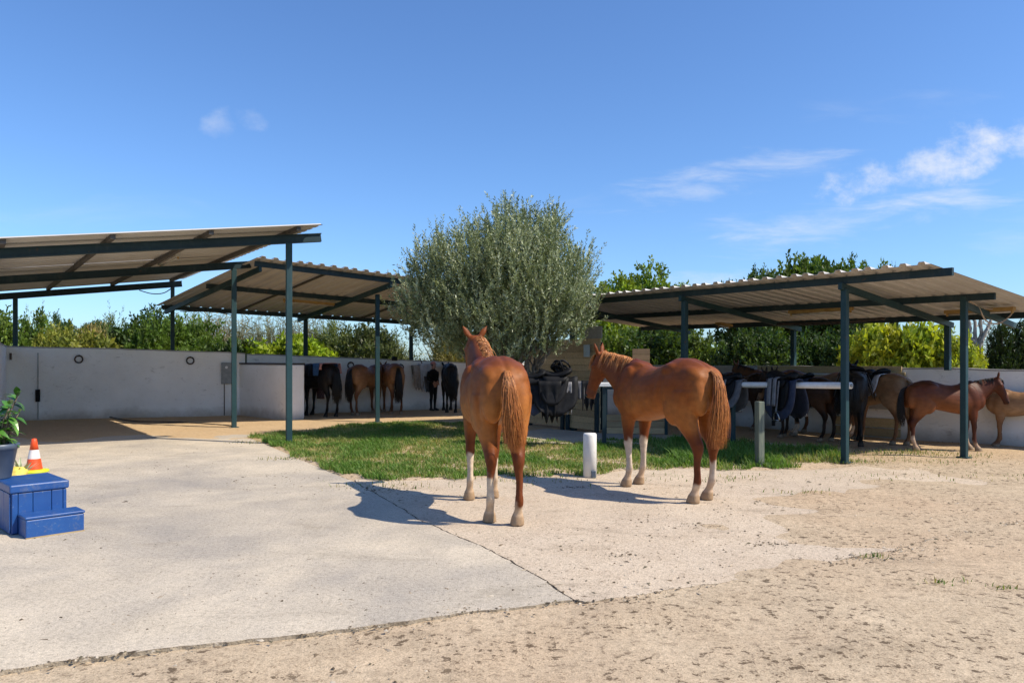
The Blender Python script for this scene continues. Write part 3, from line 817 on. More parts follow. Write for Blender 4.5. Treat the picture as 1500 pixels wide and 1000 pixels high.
def cable(name, pts, r, mat_, label, cat, group=None):
    b = MB(); pts = [Vector(p) for p in pts]
    P_ = [pts[0]]
    for i in range(len(pts)-1):
        a, c = pts[i], pts[i+1]; pa = pts[max(i-1,0)]; pc = pts[min(i+2,len(pts)-1)]
        for k in range(1, 7):
            t = k/6
            P_.append(0.5*((2*a) + (c-pa)*t + (2*pa-5*a+4*c-pc)*t*t + (3*a-pa-3*c+pc)*t**3))
    b.tube(P_, r, 6); return tag(b.build(name, mat_, None, True), label, cat, group)
cable('rope', [L3(-0.72,2.05,2.30), P(1433,450,11.2), P(1443,468,11.3), P(1455,474,11.4), P(1470,470,11.5), P(1481,456,11.6), L3(-0.62,2.75,2.22)], 0.012, M['rope'], 'frayed tan rope hanging in a loop from the right shelter roof', 'rope')
cable('cable', [P(204,425,18.6), P(222,430,18.7), P(240,429,18.8), P(254,420,18.9)], 0.012, M['cable'], 'thin black cable sagging below the rear beam of the tall left roof', 'cable')
cable('cable', [L2(0.03,0.98,-0.10), P(290,456,18.9), P(310,456,19.1), L2(0.16,1.0,-0.09)], 0.012, M['cable'], 'thin black cable sagging below the rear beam of the middle roof', 'cable')
cable('cable', [L3(1.0,2.9,z3(2.9)-0.10), L3(1.7,2.8,z3(2.8)-0.15), L3(2.4,2.85,z3(2.8)-0.14), L3(3.2,3.0,z3(3)-0.09)], 0.028, M['iron'], 'brown bundled cable hanging under the right roof', 'cable')
cable('hose', [V(-9.9,18.2,0.05), V(-8.9,17.4,0.012), V(-7.6,17.0,0.014), V(-6.5,16.4,0.012), V(-5.95,15.9,0.02)], 0.014, M['cable'], 'thin dark hose lying on the ground by the left wall', 'hose')

# ================================================================== FIXTURES ON THE WALLS
def tie_ring(p, nrm, label):
    t = thing('tie_ring', label, 'tie ring', p, math.atan2(nrm.y, nrm.x)+math.pi/2, 'iron tie rings on the yard walls')
    b = MB(); rings = []
    for i in range(20):
        a = 2*math.pi*i/20; c = V(0.085*math.cos(a), -0.035, 0.085*math.sin(a)); rr = c.normalized()
        r = V(math.cos(a), 0, math.sin(a))
        rings.append([c + (r*math.cos(k*math.pi/3) + V(0,1,0)*math.sin(k*math.pi/3))*0.018 for k in range(6)])
    rings.append(rings[0]); b.loft(rings, caps=False); b.build('ring', M['iron'], t, True)
    MB().tube([V(0,0.02,0.085), V(0,-0.05,0.085)], 0.022, 8).build('eye_bolt', M['iron'], t, True)
    return t
def wall_pt(a, b, px, z):
    a, b = Vector(a), Vector(b); k = (px-750)/F
    t = (k*a.y - a.x)/((b.x-a.x) - k*(b.y-a.y)); p = a.lerp(b, t); return V(p.x, p.y, z)
W1 = ((-10.0,18.35),(-7.35,19.2)); W0 = ((-11.95,17.6),(-10.0,18.35)); W2 = ((-6.95,19.42),(-4.58,20.5)); W3 = ((-4.58,20.5),(-1.56,22.25)); W4 = ((5.6,15.3),(8.39,12.13))
def wnorm(w):
    d = (Vector(w[1])-Vector(w[0])).normalized(); return V(d.y, -d.x, 0)
for w, px, py, lab in ((W0,116,526,'iron tie ring on the long left wall, nearest the corner'), (W1,279,528,'iron tie ring on the long left wall near the grey meter box'),
                       (W3,513,535,'iron tie ring on the low wall left of the brown horses'), (W3,586,538,'iron tie ring on the low wall right of the brown horses'), (W4,1314,557,'iron tie ring on the right wall behind the bay horse')):
    p = wall_pt(*w, px, 0); p.z = CH - (py-HZ)/F*p.y
    tie_ring(p + wnorm(w)*0.02, wnorm(w), lab)
def wall_box(w, px, y0, y1, width, depth, mat_, name, label, cat, extra=None):
    p = wall_pt(*w, px, 0); z1 = CH-(y0-HZ)/F*p.y; z0 = CH-(y1-HZ)/F*p.y; nn = wnorm(w)
    t = thing(name, label, cat, (p.x + nn.x*0.012, p.y + nn.y*0.012, z0), math.atan2(nn.y, nn.x)+math.pi/2)
    MB().box((-width/2,-depth,0), (width/2,0.01,z1-z0)).build('housing', mat_, t, bevel=0.012)
    if extra: extra(t, z1-z0, width, depth, z0)
    return t
def sw_extra(t, h, w, d, z0):
    MB().tube([V(0,-0.01,h), V(0,-0.01,1.62-z0)], 0.011, 6).build('conduit', M['greybox'], t)
    MB().tube([V(0,-0.01,0), V(0,-0.01,-z0+0.03)], 0.011, 6).build('conduit', M['greybox'], t)
wall_box(W0, 56, 570, 588, 0.09, 0.07, M['black'], 'switch_box', 'black switch box with thin conduit on the long left wall', 'switch box', sw_extra)
def mb_extra(t, h, w, d, z0):
    MB().box((-w/2+0.03,-d-0.008,0.04), (w/2-0.03,-d-0.001,h-0.04)).build('door', M['greybox'], t, bevel=0.004)
    MB().tube([V(-0.02,-d-0.006,h-0.12), V(-0.02,-d-0.02,h-0.12)], 0.035, 10).build('dial', M['whitepole'], t)
    MB().tube([V(-0.08,-0.02,0), V(-0.08,-0.02,-z0+0.02)], 0.011, 6).build('conduit', M['iron'], t)
    MB().tube([V(0.12,-0.02,h), V(0.12,-0.02,1.66-z0)], 0.016, 6).build('conduit', M['cable'], t)
wall_box(W1, 333.5, 531, 562, 0.30, 0.12, M['greybox'], 'meter_box', 'grey metal meter box on the left wall beside a teal post', 'meter box', mb_extra)
wall_box(W0, 16, 517, 527, 0.04, 0.05, M['iron'], 'wall_bracket', 'small dark bracket at the corner of the left walls', 'bracket')
MBr = wall_box(W3, 577, 522, 528, 0.14, 0.1, M['black'], 'wall_bracket', 'small dark block on top edge of the low left wall', 'bracket')

# boards on the right wall
br = thing('wall_boards', 'weathered yellow and grey boards fixed along the right wall behind the ponies', 'boards')
a4, b4 = V(5.6,15.3,0), V(8.39,12.13,0); d4 = (b4-a4).normalized(); n4 = wnorm(W4)
def wboard(px0, px1, y0, y1, mat_, out=0.03):
    p, q = wall_pt(a4[:2], b4[:2], px0, 0), wall_pt(a4[:2], b4[:2], px1, 0); k = n4*out
    zz = lambda py, p_: CH-(py-HZ)/F*p_.y
    zt, zb = 0.5*(zz(y0,p)+zz(y0,q)), 0.5*(zz(y1,p)+zz(y1,q))
    b = MB(); b.beam(p + k + V(0,0,(zt+zb)/2), q + k + V(0,0,(zt+zb)/2), 0.035, zt-zb); b.build('board', mat_, br, bevel=0.004)
wboard(1040,1106,536,547,M['greyboard']); wboard(1111,1322,536,546,M['board']); wboard(1160,1328,549,561,M['board'])
wboard(1306,1328,545,550,M['board'],0.06); wboard(1222,1320,611,624,M['board']); wboard(1222,1320,625.5,637,M['board']); 
wboard(1225,1321,588,598,M['greyboard'],0.022)

# plank partition at the far end of the right shelter
pp = thing('plank_partition', 'weathered plank partition between the olive tree and the right shelter', 'partition')
pz = 0.0; nrow = 14; ph = 1.80/nrow
p0, p1 = L3(5.02,-0.06,0), L3(7.5,-0.06,0)
for i in range(nrow):
    a, b_ = p0.copy(), p1.copy()
    cut = 0.42 + 0.16*random.random(); midp = a.lerp(b_, cut)
    for q0, q1 in ((a, midp), (midp + (b_-a).normalized()*0.006, b_)):
        z = 0.06 + i*ph + ph/2; j = random.uniform(-0.003, 0.003) + (0.005 if i % 2 else -0.005)
        bb = MB(); bb.beam(q0 + n3*j + V(0,0,z), q1 + n3*j + V(0,0,z), 0.028, ph-0.004); bb.build('plank', M['plank'], pp, bevel=0.003)
b = MB(); b.beam(L3(5.03,0.028,0.93), L3(7.48,0.028,0.93), 0.012, 1.72); b.build('dark_seam_sheet', M['beam'], pp)  # dark sheet added behind the planks so the gaps look shaded
for s in (5.06, 5.95, 6.12, 7.4):
    q = L3(s, -0.115 if s < 6.2 else 0.02, 0); b = MB(); b.box((-0.045,-0.02,0), (0.045,0.02,0.80 if s < 5.5 else (0.75 if s < 6.5 else 1.8))); o = b.build('upright', M['beam'], pp, loc=q); o.rotation_euler.z = math.atan2(w3.y, w3.x)
b = MB(); b.beam(L3(5.0,-0.03,1.98), L3(5.5,-0.03,1.98), 0.03, 0.24); b.build('plank', M['greyboard'], pp, bevel=0.003)
nt_ = thing('notice', 'small pale notice sheet fixed to the plank partition above the chestnut horse', 'notice', L3(5.33,-0.135,1.62), math.atan2(w3.y, w3.x)+math.pi)
MB().box((-0.09,-0.004,-0.12), (0.09,0.0,0.12)).build('sheet', simple('notice_paper', (0.46,0.53,0.56), (0.38,0.46,0.50), 0.6, 6, 4, bstr=0), nt_)
MB().box((-0.09,-0.002,-0.06), (0.09,0.006,-0.0)).build('print_band', M['blue_cloth'], nt_)
lp = thing('low_partition', 'low board partition right of the plank partition', 'partition')
for i in range(3):
    b = MB(); b.beam(L3(4.95,0.05,0.07+i*0.125), L3(4.2,0.9,0.07+i*0.125), 0.03, 0.115); b.build('plank', M['plank'], lp, bevel=0.003)
wb = thing('wooden_panel', 'brown wooden panel standing beyond the right wall above the chestnut horse', 'panel', P(939,530,20.5).xy.to_3d())
for i in range(4):
    MB().box((-0.24,-0.02,1.15+i*0.155), (0.24,0.02,1.15+i*0.155+0.148)).build('plank', M['darkwood'], wb, bevel=0.003)
for s in (-0.2, 0.2): MB().box((s-0.03,0.021,-0.1), (s+0.03,0.07,1.72)).build('upright', M['beam'], wb)

# ================================================================== HITCHING RAILS AND POSTS
hr = thing('hitching_rail', 'white round hitching rail on a teal post right of the chestnut horse', 'hitching rail')
ra, rb_ = V(4.78,10.42,1.068), V(3.02,13.2,1.00)
dr = (rb_-ra).normalized()
b = MB(); b.tube([ra, rb_], 0.047, 16); b.build('rail', M['whitepole'], hr, True)
b = MB(); b.tube([ra - dr*0.012, ra - dr*0.001], 0.030, 12); b.build('end_cap', M['greybox'], hr, True)
pq = ra + dr*2.15
add_post(hr, (pq.x, pq.y), pq.z+0.04, 0.10, rz3, False)
b = MB(); b.tube([V(pq.x, pq.y, pq.z+0.04), V(pq.x, pq.y, pq.z+0.06)], 0.05, 10); b.build('clamp', M['post'], hr)
op = thing('old_post', 'short flaking grey green wooden post in the grass before the hitching rail', 'post', (3.30,9.86,0), R(20))
MB().box((-0.047,-0.047,-0.02), (0.047,0.047,0.875)).build('timber', M['oldpost'], op, bevel=0.01)

hl = thing('hitching_rail', 'white rail carrying black saddles between the two chestnut horses', 'hitching rail')
la, lb = V(1.64,12.1,1.03), V(-0.25,12.25,1.03); dl = (lb-la).normalized()
b = MB(); b.beam(la, lb, 0.14, 0.07); b.build('rail', M['whitepole'], hl, bevel=0.012)
for s in (0.13, 1.75):
    q = la + dl*s; b = MB(); b.box((-0.032,-0.032,0), (0.032,0.032,0.992)); b.build('upright', M['beam'], hl, loc=(q.x, q.y, 0))

bo = thing('bollard', 'short white cylindrical bollard at the edge of the grass', 'bollard', G(864,698))
MB().lathe([(0.083,0.0),(0.083,0.50),(0.080,0.523),(0.070,0.532),(0.0005,0.534)], 28).build('body', M['whitepole'], bo, True)
o = MB().box((-0.028,-0.012,0), (0.028,0.012,0.085)).build('foot_bracket', M['potblue'], bo, bevel=0.006); o.location = (0.035,-0.092,0)

# ================================================================== MOUNTING BLOCK, POT, CONE
MBR = R(46)
mbk = thing('mounting_block', 'blue painted wooden mounting block of two steps', 'mounting block', (-4.04,5.97,0), MBR)
b = MB(); b.box((0.0,0.02,0.0), (0.395,0.58,0.335)); b.build('body', M['bluepaint'], mbk, bevel=0.006)
b = MB(); b.box((-0.015,-0.012,0.337), (0.412,0.60,0.405)); b.build('lid', M['bluepaint'], mbk, bevel=0.012)
for x0, x1 in ((0.003,0.044),(0.047,0.148),(0.151,0.282),(0.285,0.366),(0.369,0.394)):
    b = MB(); b.box((x0,0.0,0.012), (x1,0.018,0.332)); b.build('plank', M['bluepaint'], mbk, bevel=0.004)
for y0, y1 in ((0.022,0.20),(0.204,0.39),(0.394,0.576)):
    b = MB(); b.box((-0.012,y0,0.012), (-0.001,y1,0.332)); b.build('plank', M['bluepaint'], mbk, bevel=0.004)
b = MB(); b.box((0.045,-0.235,0.0), (0.462,-0.004,0.148)); st = b.build('step', M['bluepaint'], mbk, bevel=0.01)
b = MB(); b.box((0.040,-0.241,0.150), (0.468,-0.002,0.172)); b.build('tread', M['bluepaint'], st, bevel=0.007)
b = MB(); b.box((0.044,-0.2375,0.0), (0.464,-0.2360,0.010)); b.build('worn_edge', M['board'], st)
def on_block(x, y):
    c, s = math.cos(MBR), math.sin(MBR); return V(-4.04 + x*c - y*s, 5.97 + x*s + y*c, 0.405)

cn = thing('traffic_cone', 'small orange and white traffic cone with lime base just behind the blue mounting block', 'traffic cone', (G(50,691).x, G(50,691).y, 0), 0, None, 1.50)
MB().lathe([(0.108,0),(0.112,0.006),(0.108,0.018),(0.08,0.022),(0.066,0.024)], 28).build('base', M['lime'], cn, True)
mt = [(0.066,0.022),(0.050,0.115)]; MB().lathe([(0.064,0.022),(0.048,0.115)], 28, caps=False).build('lower_band', M['orange'], cn, True)
MB().lathe([(0.0482,0.115),(0.034,0.19)], 28, caps=False).build('white_band', M['conewhite'], cn, True)
MB().lathe([(0.0338,0.19),(0.0215,0.272),(0.016,0.283),(0.0005,0.285)], 28).build('tip', M['orange'], cn, True)

potp = on_block(0.0,0.51)
pt = thing('potted_plant', 'leafy green plant in a blue grey plastic pot on the mounting block', 'potted plant', potp)
MB().lathe([(0.0005,0.0),(0.098,0.0),(0.106,0.01),(0.150,0.25),(0.163,0.255),(0.167,0.295),(0.158,0.30),(0.148,0.285),(0.145,0.26)], 36, caps=False).build('pot', M['potblue'], pt, True)
MB().lathe([(0.146,0.275),(0.0005,0.285)], 28, caps=False).build('soil', M['soil'], pt, True)
def leaf_mesh(name, L, W, curl):
    b = MB(); n = 6; vs = []; fs = []
    for i in range(n+1):
        t = i/n; w = W*math.sin(math.pi*min(1, 0.06+t*0.94))**0.8*(1-0.25*t) if i < n else 0.002
        z = -curl*L*t*t
        vs += [(t*L, -w, z+0.25*w), (t*L, 0, z), (t*L, w, z+0.25*w)]
    for i in range(n):
        a = i*3; fs += [(a,a+3,a+4,a+1),(a+1,a+4,a+5,a+2)]
    return b.add(vs, fs).mesh(name)
pm, nt, bs = new_mat('plant_leaf')
oi = nd(nt, 'ShaderNodeObjectInfo')
nt.links.new(ramp(nt, oi.outputs['Random'], [(0.0,(0.035,0.11,0.012)),(0.5,(0.07,0.19,0.022)),(1.0,(0.13,0.28,0.04))]), bs.inputs['Base Color'])
bs.inputs['Roughness'].default_value = 0.35
bump(nt, bs, tex(nt,'noise',40,3), 0.2, 0.002)
lms = [leaf_mesh('leaf', 0.12, 0.032, 0.25), leaf_mesh('leaf', 0.10, 0.030, 0.45), leaf_mesh('leaf', 0.14, 0.034, 0.6)]
for m_ in lms: m_.materials.append(pm)
r_ = random.Random(3)
for s in range(13):
    a = r_.uniform(0, 6.28); rad = r_.uniform(0.01, 0.08); top = r_.uniform(0.22, 0.46); lx = r_.uniform(0.02, 0.14)
    if s < 2: top, lx, a = 0.44+0.03*s, 0.12, r_.uniform(-0.5, 0.5)
    p0 = V(rad*math.cos(a), rad*math.sin(a), 0.262)
    pts = [p0 + V(lx*t*t*math.cos(a), lx*t*t*math.sin(a), top*t) for t in (0,0.33,0.66,1)]
    MB().tube(pts, [0.008,0.007,0.006,0.004], 6).build('stem', M['bark'], pt, True)
    for k in range(11):
        t = 0.18 + 0.82*k/10; i = min(2, int(t*3)); f = t*3-i; q = pts[i].lerp(pts[i+1], f)
        o = bpy.data.objects.new('leaf', r_.choice(lms)); COL.objects.link(o); o.parent = pt; o.location = q
        o.rotation_euler = (r_.uniform(-0.4,0.4), r_.uniform(-0.75,0.15) + (0.2 if k < 9 else -0.5), k*2.4 + r_.uniform(-0.4,0.4)); o.scale = (r_.uniform(0.55,1.0),)*3
cl = thing('yellow_cloth', 'crumpled yellow cloth lying on the ground behind the blue block and pot', 'cloth', (G(25,702).x, G(25,702).y, 0), 0, None, 1.6)
bmh = bmesh.new(); bmesh.ops.create_icosphere(bmh, subdivisions=3, radius=0.075)
for v in bmh.verts:
    v.co *= 1 + 0.35*mnoise.noise(v.co*22) ; v.co.z = max(0.002, v.co.z*0.75+0.04)
me = bpy.data.meshes.new('cloth'); bmh.to_mesh(me); bmh.free(); link('folds', me, M['yellowcloth'], cl, True)
sp_ = thing('small_plant', 'small spiky variegated plant on the ground beside the traffic cone', 'plant', (G(29,700).x, G(29,700).y, 0), 0, None, 2.0)
spm = simple('spiky_leaf', (0.10,0.15,0.05), (0.42,0.45,0.27), 0.5, 30, 3, bstr=0)
lm2 = leaf_mesh('leaf', 0.13, 0.012, 0.15); lm2.materials.append(spm)
for k in range(12):
    o = bpy.data.objects.new('leaf', lm2); COL.objects.link(o); o.parent = sp_; o.location = (0,0,0.0)
    o.rotation_euler = (0, -r_.uniform(0.7,1.4), k*0.53)

# ================================================================== HORSES
def sup_ring(c, a, b, ra, rbu, rbd, n=22, e=2.2, egg=0.0):
    """closed ring round c: a = sideways axis, b = upward axis"""
    out = []
    for k in range(n):
        t = 2*math.pi*k/n; ct, st = math.cos(t), math.sin(t)
        x = math.copysign(abs(ct)**(2/e), ct); y = math.copysign(abs(st)**(2/e), st)
        rb = rbu if y > 0 else rbd
        out.append(Vector(c) + a*(x*ra*(1 - egg*y)) + b*(y*rb))
    return out
TRUNK = [  # x, top, bottom, half width, squareness, egg
    (-0.815,1.27,1.10,0.05,2.0,0), (-0.78,1.345,1.02,0.135,2.0,0), (-0.71,1.415,0.96,0.215,2.1,0), (-0.60,1.470,0.94,0.245,2.05,0.03), (-0.45,1.512,0.92,0.270,2.1,0.05),
    (-0.30,1.515,0.895,0.270,2.1,0.06), (-0.15,1.465,0.870,0.258,2.1,0.08), (0.0,1.420,0.840,0.265,2.1,0.12), (0.15,1.405,0.805,0.270,2.1,0.14), (0.30,1.432,0.780,0.262,2.1,0.16),
    (0.42,1.485,0.775,0.245,2.05,0.20), (0.52,1.512,0.785,0.225,2.0,0.22), (0.60,1.495,0.81,0.212,2.05,0.20), (0.68,1.43,0.85,0.198,2.1,0.10), (0.755,1.34,0.93,0.150,2.0,0), (0.80,1.22,1.02,0.07,2.0,0)]
HIND = [(-0.50,1.16,.120,.24),(-0.46,1.03,.122,.225),(-0.47,0.92,.110,.190),(-0.52,0.81,.088,.145),(-0.580,0.70,.068,.104),(-0.638,0.615,.056,.082),(-0.655,0.555,.049,.065),(-0.648,0.49,.038,.044),
        (-0.64,0.40,.031,.036),(-0.635,0.29,.030,.035),(-0.633,0.235,.036,.043),(-0.622,0.195,.038,.045),(-0.598,0.145,.034,.038),(-0.575,0.105,.040,.046)]
FORE = [(0.52,1.10,.085,.165),(0.50,0.97,.085,.135),(0.50,0.86,.073,.105),(0.51,0.75,.063,.086),(0.515,0.64,.050,.062),(0.52,0.565,.046,.052),(0.525,0.51,.046,.050),(0.52,0.455,.037,.042),
        (0.517,0.38,.031,.035),(0.515,0.27,.030,.034),(0.515,0.225,.036,.042),(0.52,0.195,.036,.042),(0.540,0.145,.033,.037),(0.562,0.105,.040,.046)]
def hoof(chain):
    x = chain[-1][0]; return [(x+0.010,0.084,.049,.060),(x+0.022,0.045,.055,.069),(x+0.034,0.0,.063,.080)]

def horse_shape(pose):
    """all volumes of one horse in its own axes (x forward, z up); returns MB of overlapping closed shapes"""
    mb = MB(); Yv, Zv, Xv = V(0,1,0), V(0,0,1), V(1,0,0)
    wf = pose.get('width', 1.0)
    mb.loft([sup_ring((x,0,(t+b)/2), Yv, Zv, w*wf, (t-b)/2, (t-b)/2, 26, e, eg) for x,t,b,w,e,eg in TRUNK])
    def el(c, r, ry=0.0, rz=0.0):
        for sgn in (1,-1):
            rot = Matrix.Rotation(rz*sgn, 3, 'Z') @ Matrix.Rotation(ry, 3, 'Y')
            mb.ellipsoid((c[0], c[1]*sgn*wf, c[2]), r, 16, 10, rot)
    el((-0.53,0.140,1.13),(0.225,0.118,0.30),R(-8)); el((-0.36,0.175,0.97),(0.13,0.085,0.19),R(18)); el((-0.70,0.110,1.14),(0.105,0.105,0.24),R(8))
    el((-0.33,0.165,1.37),(0.14,0.085,0.09)); el((-0.60,0.105,1.31),(0.18,0.12,0.12),R(-15))
    el((0.50,0.150,1.13),(0.16,0.095,0.30),R(-16)); el((0.66,0.105,1.06),(0.13,0.10,0.17)); el((0.50,0.135,0.96),(0.12,0.08,0.16)); el((0.47,0.055,1.37),(0.2,0.09,0.11))
    for i, (ch, y0, sgn) in enumerate(((FORE,.135,1),(FORE,.135,-1),(HIND,.145,1),(HIND,.145,-1))):
        dx, dy = pose['legs'][i]; full = ch + hoof(ch); ztop = ch[0][1]; rings = []
        for (x, z, ry, rx) in full:
            k = (ztop - z)/ztop
            yy = y0*sgn*(wf if k < 0.2 else 1.0) - sgn*0.02*k
            if ch is HIND and 0.35 < k < 0.62: yy -= sgn*0.012
            rings.append(sup_ring((x + dx*k, yy + dy*k, z), Xv, Yv, rx*1.06, ry*1.08, ry*1.08, 16, 2.1))
        mb.loft(rings[::-1] if False else rings)
        if ch is HIND:      # point of hock and its tendon
            k = (ztop-0.60)/ztop; mb.ellipsoid((-0.695 + dx*k, y0*sgn - sgn*0.03 + dy*k, 0.605), (0.032,0.026,0.055), 10, 8)
            pts = [V(-0.60+dx*0.3, y0*sgn-sgn*.012+dy*0.3, 0.78), V(-0.70+dx*k, y0*sgn-sgn*.03+dy*k, 0.62)]; mb.tube(pts, [0.022,0.016], 8)
            k2 = (ztop-0.40)/ztop; mb.tube([V(-0.690+dx*k, y0*sgn-sgn*.03+dy*k, 0.60), V(-0.672+dx*k2, y0*sgn-sgn*.015+dy*k2, 0.40), V(-0.660+dx*(ztop-.22)/ztop, y0*sgn-sgn*.018+dy*(ztop-.22)/ztop, 0.225)], [0.020,0.016,0.024], 8)
        else:
            k2 = (ztop-0.38)/ztop; mb.tube([V(0.487+dx*(ztop-.5)/ztop, y0*sgn-sgn*.012+dy*(ztop-.5)/ztop, 0.50), V(0.488+dx*k2, y0*sgn-sgn*.014+dy*k2, 0.38), V(0.485+dx*(ztop-.21)/ztop, y0*sgn-sgn*.018+dy*(ztop-.21)/ztop, 0.215)], [0.022,0.015,0.024], 8)
    # neck
    poll, muz = Vector(pose['poll']), Vector(pose['muzzle'])
    hd = (muz - poll).normalized()
    base = V(0.56,0,1.20)
    ctrl = V(0.80, poll.y*0.25, 1.20*0.45 + poll.z*0.55 - 0.02)
    end = poll + hd*0.045 + V(-0.02,0,-0.035)
    n = 10; rings = []; side = None; crest = []
    for i in range(n+1):
        t = i/n
        p = base*(1-t)**2 + ctrl*2*t*(1-t) + end*t*t
        d = ((ctrl-base)*2*(1-t) + (end-ctrl)*2*t).normalized()
        a = V(0,0,1).cross(d).normalized() if abs(d.z) < 0.98 else V(0,1,0)
        if a.y < 0: a = -a
        u = d.cross(a)
        if u.z < 0 and d.x > 0: u = -u
        rh = 0.285*(1-t)**1.1 + 0.125*(1-(1-t)**1.1); rw = 0.165*(1-t) + 0.080*t
        rings.append(sup_ring(p, a, u, rw, rh, rh*1.02, 20, 2.1, 0.22)); crest.append((p + u*rh, u.copy(), a.copy()))
    mb.loft(rings)
    # head
    hs = V(0,0,1).cross(hd); hs = hs.normalized() if hs.length > 0.05 else V(0,1,0)
    if hs.y < 0: hs = -hs
    hu = hd.cross(hs); 
    if hu.dot(V(1,0,0.6)) < 0: hu = -hu
    L = (muz-poll).length; K = L/0.58
    HEAD = [(-0.045,.045,.05,.07),(-0.02,.072,.072,.105),(0.06,.094,.082,.150),(0.13,.100,.086,.172),(0.19,.094,.084,.160),(0.26,.080,.078,.120),(0.34,.064,.072,.092),(0.42,.055,.064,.078),(0.49,.058,.058,.080),(0.54,.056,.050,.074),(0.575,.045,.036,.052),(0.59,.02,.015,.02)]
    mb.loft([sup_ring(poll + hd*(s*K), hs, hu, w, u_, d_, 18, 2.25, -0.12) for s, w, u_, d_ in HEAD])
    for sgn in (1,-1):
        mb.ellipsoid(poll + hd*0.13*K + hs*0.062*sgn - hu*0.07, (0.075,0.04,0.075), 12, 8)          # cheek
        mb.ellipsoid(poll + hd*0.155*K + hs*0.088*sgn + hu*0.042, (0.040,0.022,0.028), 10, 8)        # brow
        mb.ellipsoid(poll + hd*0.535*K + hs*0.045*sgn + hu*0.018, (0.024,0.018,0.022), 10, 8)        # nostril
    mb.ellipsoid(poll + hd*0.55*K - hu*0.055, (0.03,0.035,0.03), 10, 8)                              # chin
    # ears
    es = pose.get('splay', 0.45)
    for sgn in (1,-1):
        e0 = poll + hs*0.060*sgn + hu*0.055 - hd*0.012
        ax = (V(0,0,1)*0.95 + hs*es*sgn + hu*0.10 + V(*pose.get('ear', (0,0,0)))).normalized()
        ff = hu*0.7 + hs*0.5*sgn; fside = ax.cross(ff).normalized(); fn = fside.cross(ax)
        mb.loft([sup_ring(e0 + ax*t, fside, fn, w, w*0.62, w*0.62, 10, 2) for t, w in ((-0.03,.032),(0.0,.031),(0.045,.041),(0.085,.037),(0.125,.022),(0.165,.004))])
    return mb, dict(crest=crest, poll=poll, hd=hd, hs=hs, hu=hu, K=K)

def remeshed(mb, voxel, smooth_it=5, name='body'):
    me = mb.mesh('shape')
    o = bpy.data.objects.new('shape', me); COL.objects.link(o)
    rm = o.modifiers.new('r', 'REMESH'); rm.mode = 'VOXEL'; rm.voxel_size = voxel; rm.adaptivity = 0
    sm = o.modifiers.new('s', 'SMOOTH'); sm.factor = 0.5; sm.iterations = smooth_it
    bpy.context.view_layer.update()
    dg = bpy.context.evaluated_depsgraph_get()
    out = bpy.data.meshes.new_from_object(o.evaluated_get(dg)); out.name = name
    bpy.data.objects.remove(o); bpy.data.meshes.remove(me)
    out.polygons.foreach_set('use_smooth', [True]*len(out.polygons))
    return out
def coords(me):
    a = np.empty(len(me.vertices)*3, np.float32); me.vertices.foreach_get('co', a); return a.reshape(-1,3)
def paint(me, cols, cname='tone'):
    ca = me.color_attributes.new(cname, 'FLOAT_COLOR', 'POINT')
    ca.data.foreach_set('color', np.concatenate([cols, np.ones((len(cols),1))], 1).astype(np.float32).ravel())

def strands(name, roots, paths, r0, cols, mat_, parent, sides=3):
    """hair: paths (N, S, 3) absolute points; tapered three-sided tubes"""
    N, S, _ = paths.shape
    d = np.diff(paths, axis=1); d = np.concatenate([d, d[:,-1:]], 1); d = norm(d)
    ref = norm(np.cross(d, np.array([0.3,0.9,0.2]))); b_ = np.cross(d, ref)
    prof = np.interp(np.linspace(0,1,S), [0,0.3,0.8,1], [0.8,1,0.7,0.08])
    vs = []
    for k in range(sides):
        a = 2*math.pi*k/sides; vs.append(paths + (ref*math.cos(a) + b_*math.sin(a))*(r0[:,None]*prof[None])[:,:,None])
    Vt = np.stack(vs, 2).reshape(-1,3)
    base = (np.arange(N)*S*sides)[:,None,None]; f = []
    for s in range(S-1):
        for k in range(sides):
            k2 = (k+1) % sides; f.append([s*sides+k, s*sides+k2, (s+1)*sides+k2, (s+1)*sides+k])
    Fc = (np.array(f)[None] + base).reshape(-1,4)
    C = np.repeat(cols, S*sides, 0); C = np.concatenate([C, np.ones((len(C),1))], 1)
    me = arr_mesh(name, Vt, Fc, C); return link(name, me, mat_, parent, True)

def make_tail(root, cols2, length=0.78, n=420, sway=(0,0), thick=1.0, rr=0.0042, spread=1.0):
    S = 9; t = np.linspace(0,1,S)
    core_x = np.interp(t, [0,0.08,0.2,0.5,0.8,1], [-0.775,-0.845,-0.885,-0.90,-0.885,-0.86])
    core_z = 1.375 - np.interp(t, [0,0.08,0.2,0.5,0.8,1], [0,0.03,0.15,0.48,0.78,1.0])*length
    a = rng.uniform(0, 2*math.pi, n); q = np.sqrt(rng.random(n))
    rad = np.interp(t, [0,0.1,0.3,0.6,0.85,1], [0.022,0.035,0.062,0.082,0.075,0.04])*thick
    Ln = 1 - 0.35*rng.random(n)**2
    paths = np.zeros((n,S,3))
    wob = rng.normal(size=(n,3))*0.026; ph = rng.uniform(0,6.28,n)
    for s in range(S):
        tt = t[s]*Ln
        cx = np.interp(tt, t, core_x); cz = np.interp(tt, t, core_z); rd = np.interp(tt, t, rad)*q*spread
        paths[:,s,0] = cx + np.cos(a)*rd*0.75 + wob[:,0]*tt + sway[0]*tt*tt
        paths[:,s,1] = np.sin(a)*rd + wob[:,1]*tt*1.5 + 0.010*np.sin(tt*7+ph) + sway[1]*tt*tt
        paths[:,s,2] = cz
    v = rng.random((n,1)); c = np.array(cols2[0])*(1-v) + np.array(cols2[1])*v
    return strands('tail', None, paths, np.full(n, rr)*rng.uniform(0.6,1.4,n)*thick, c, M['hair'], root)
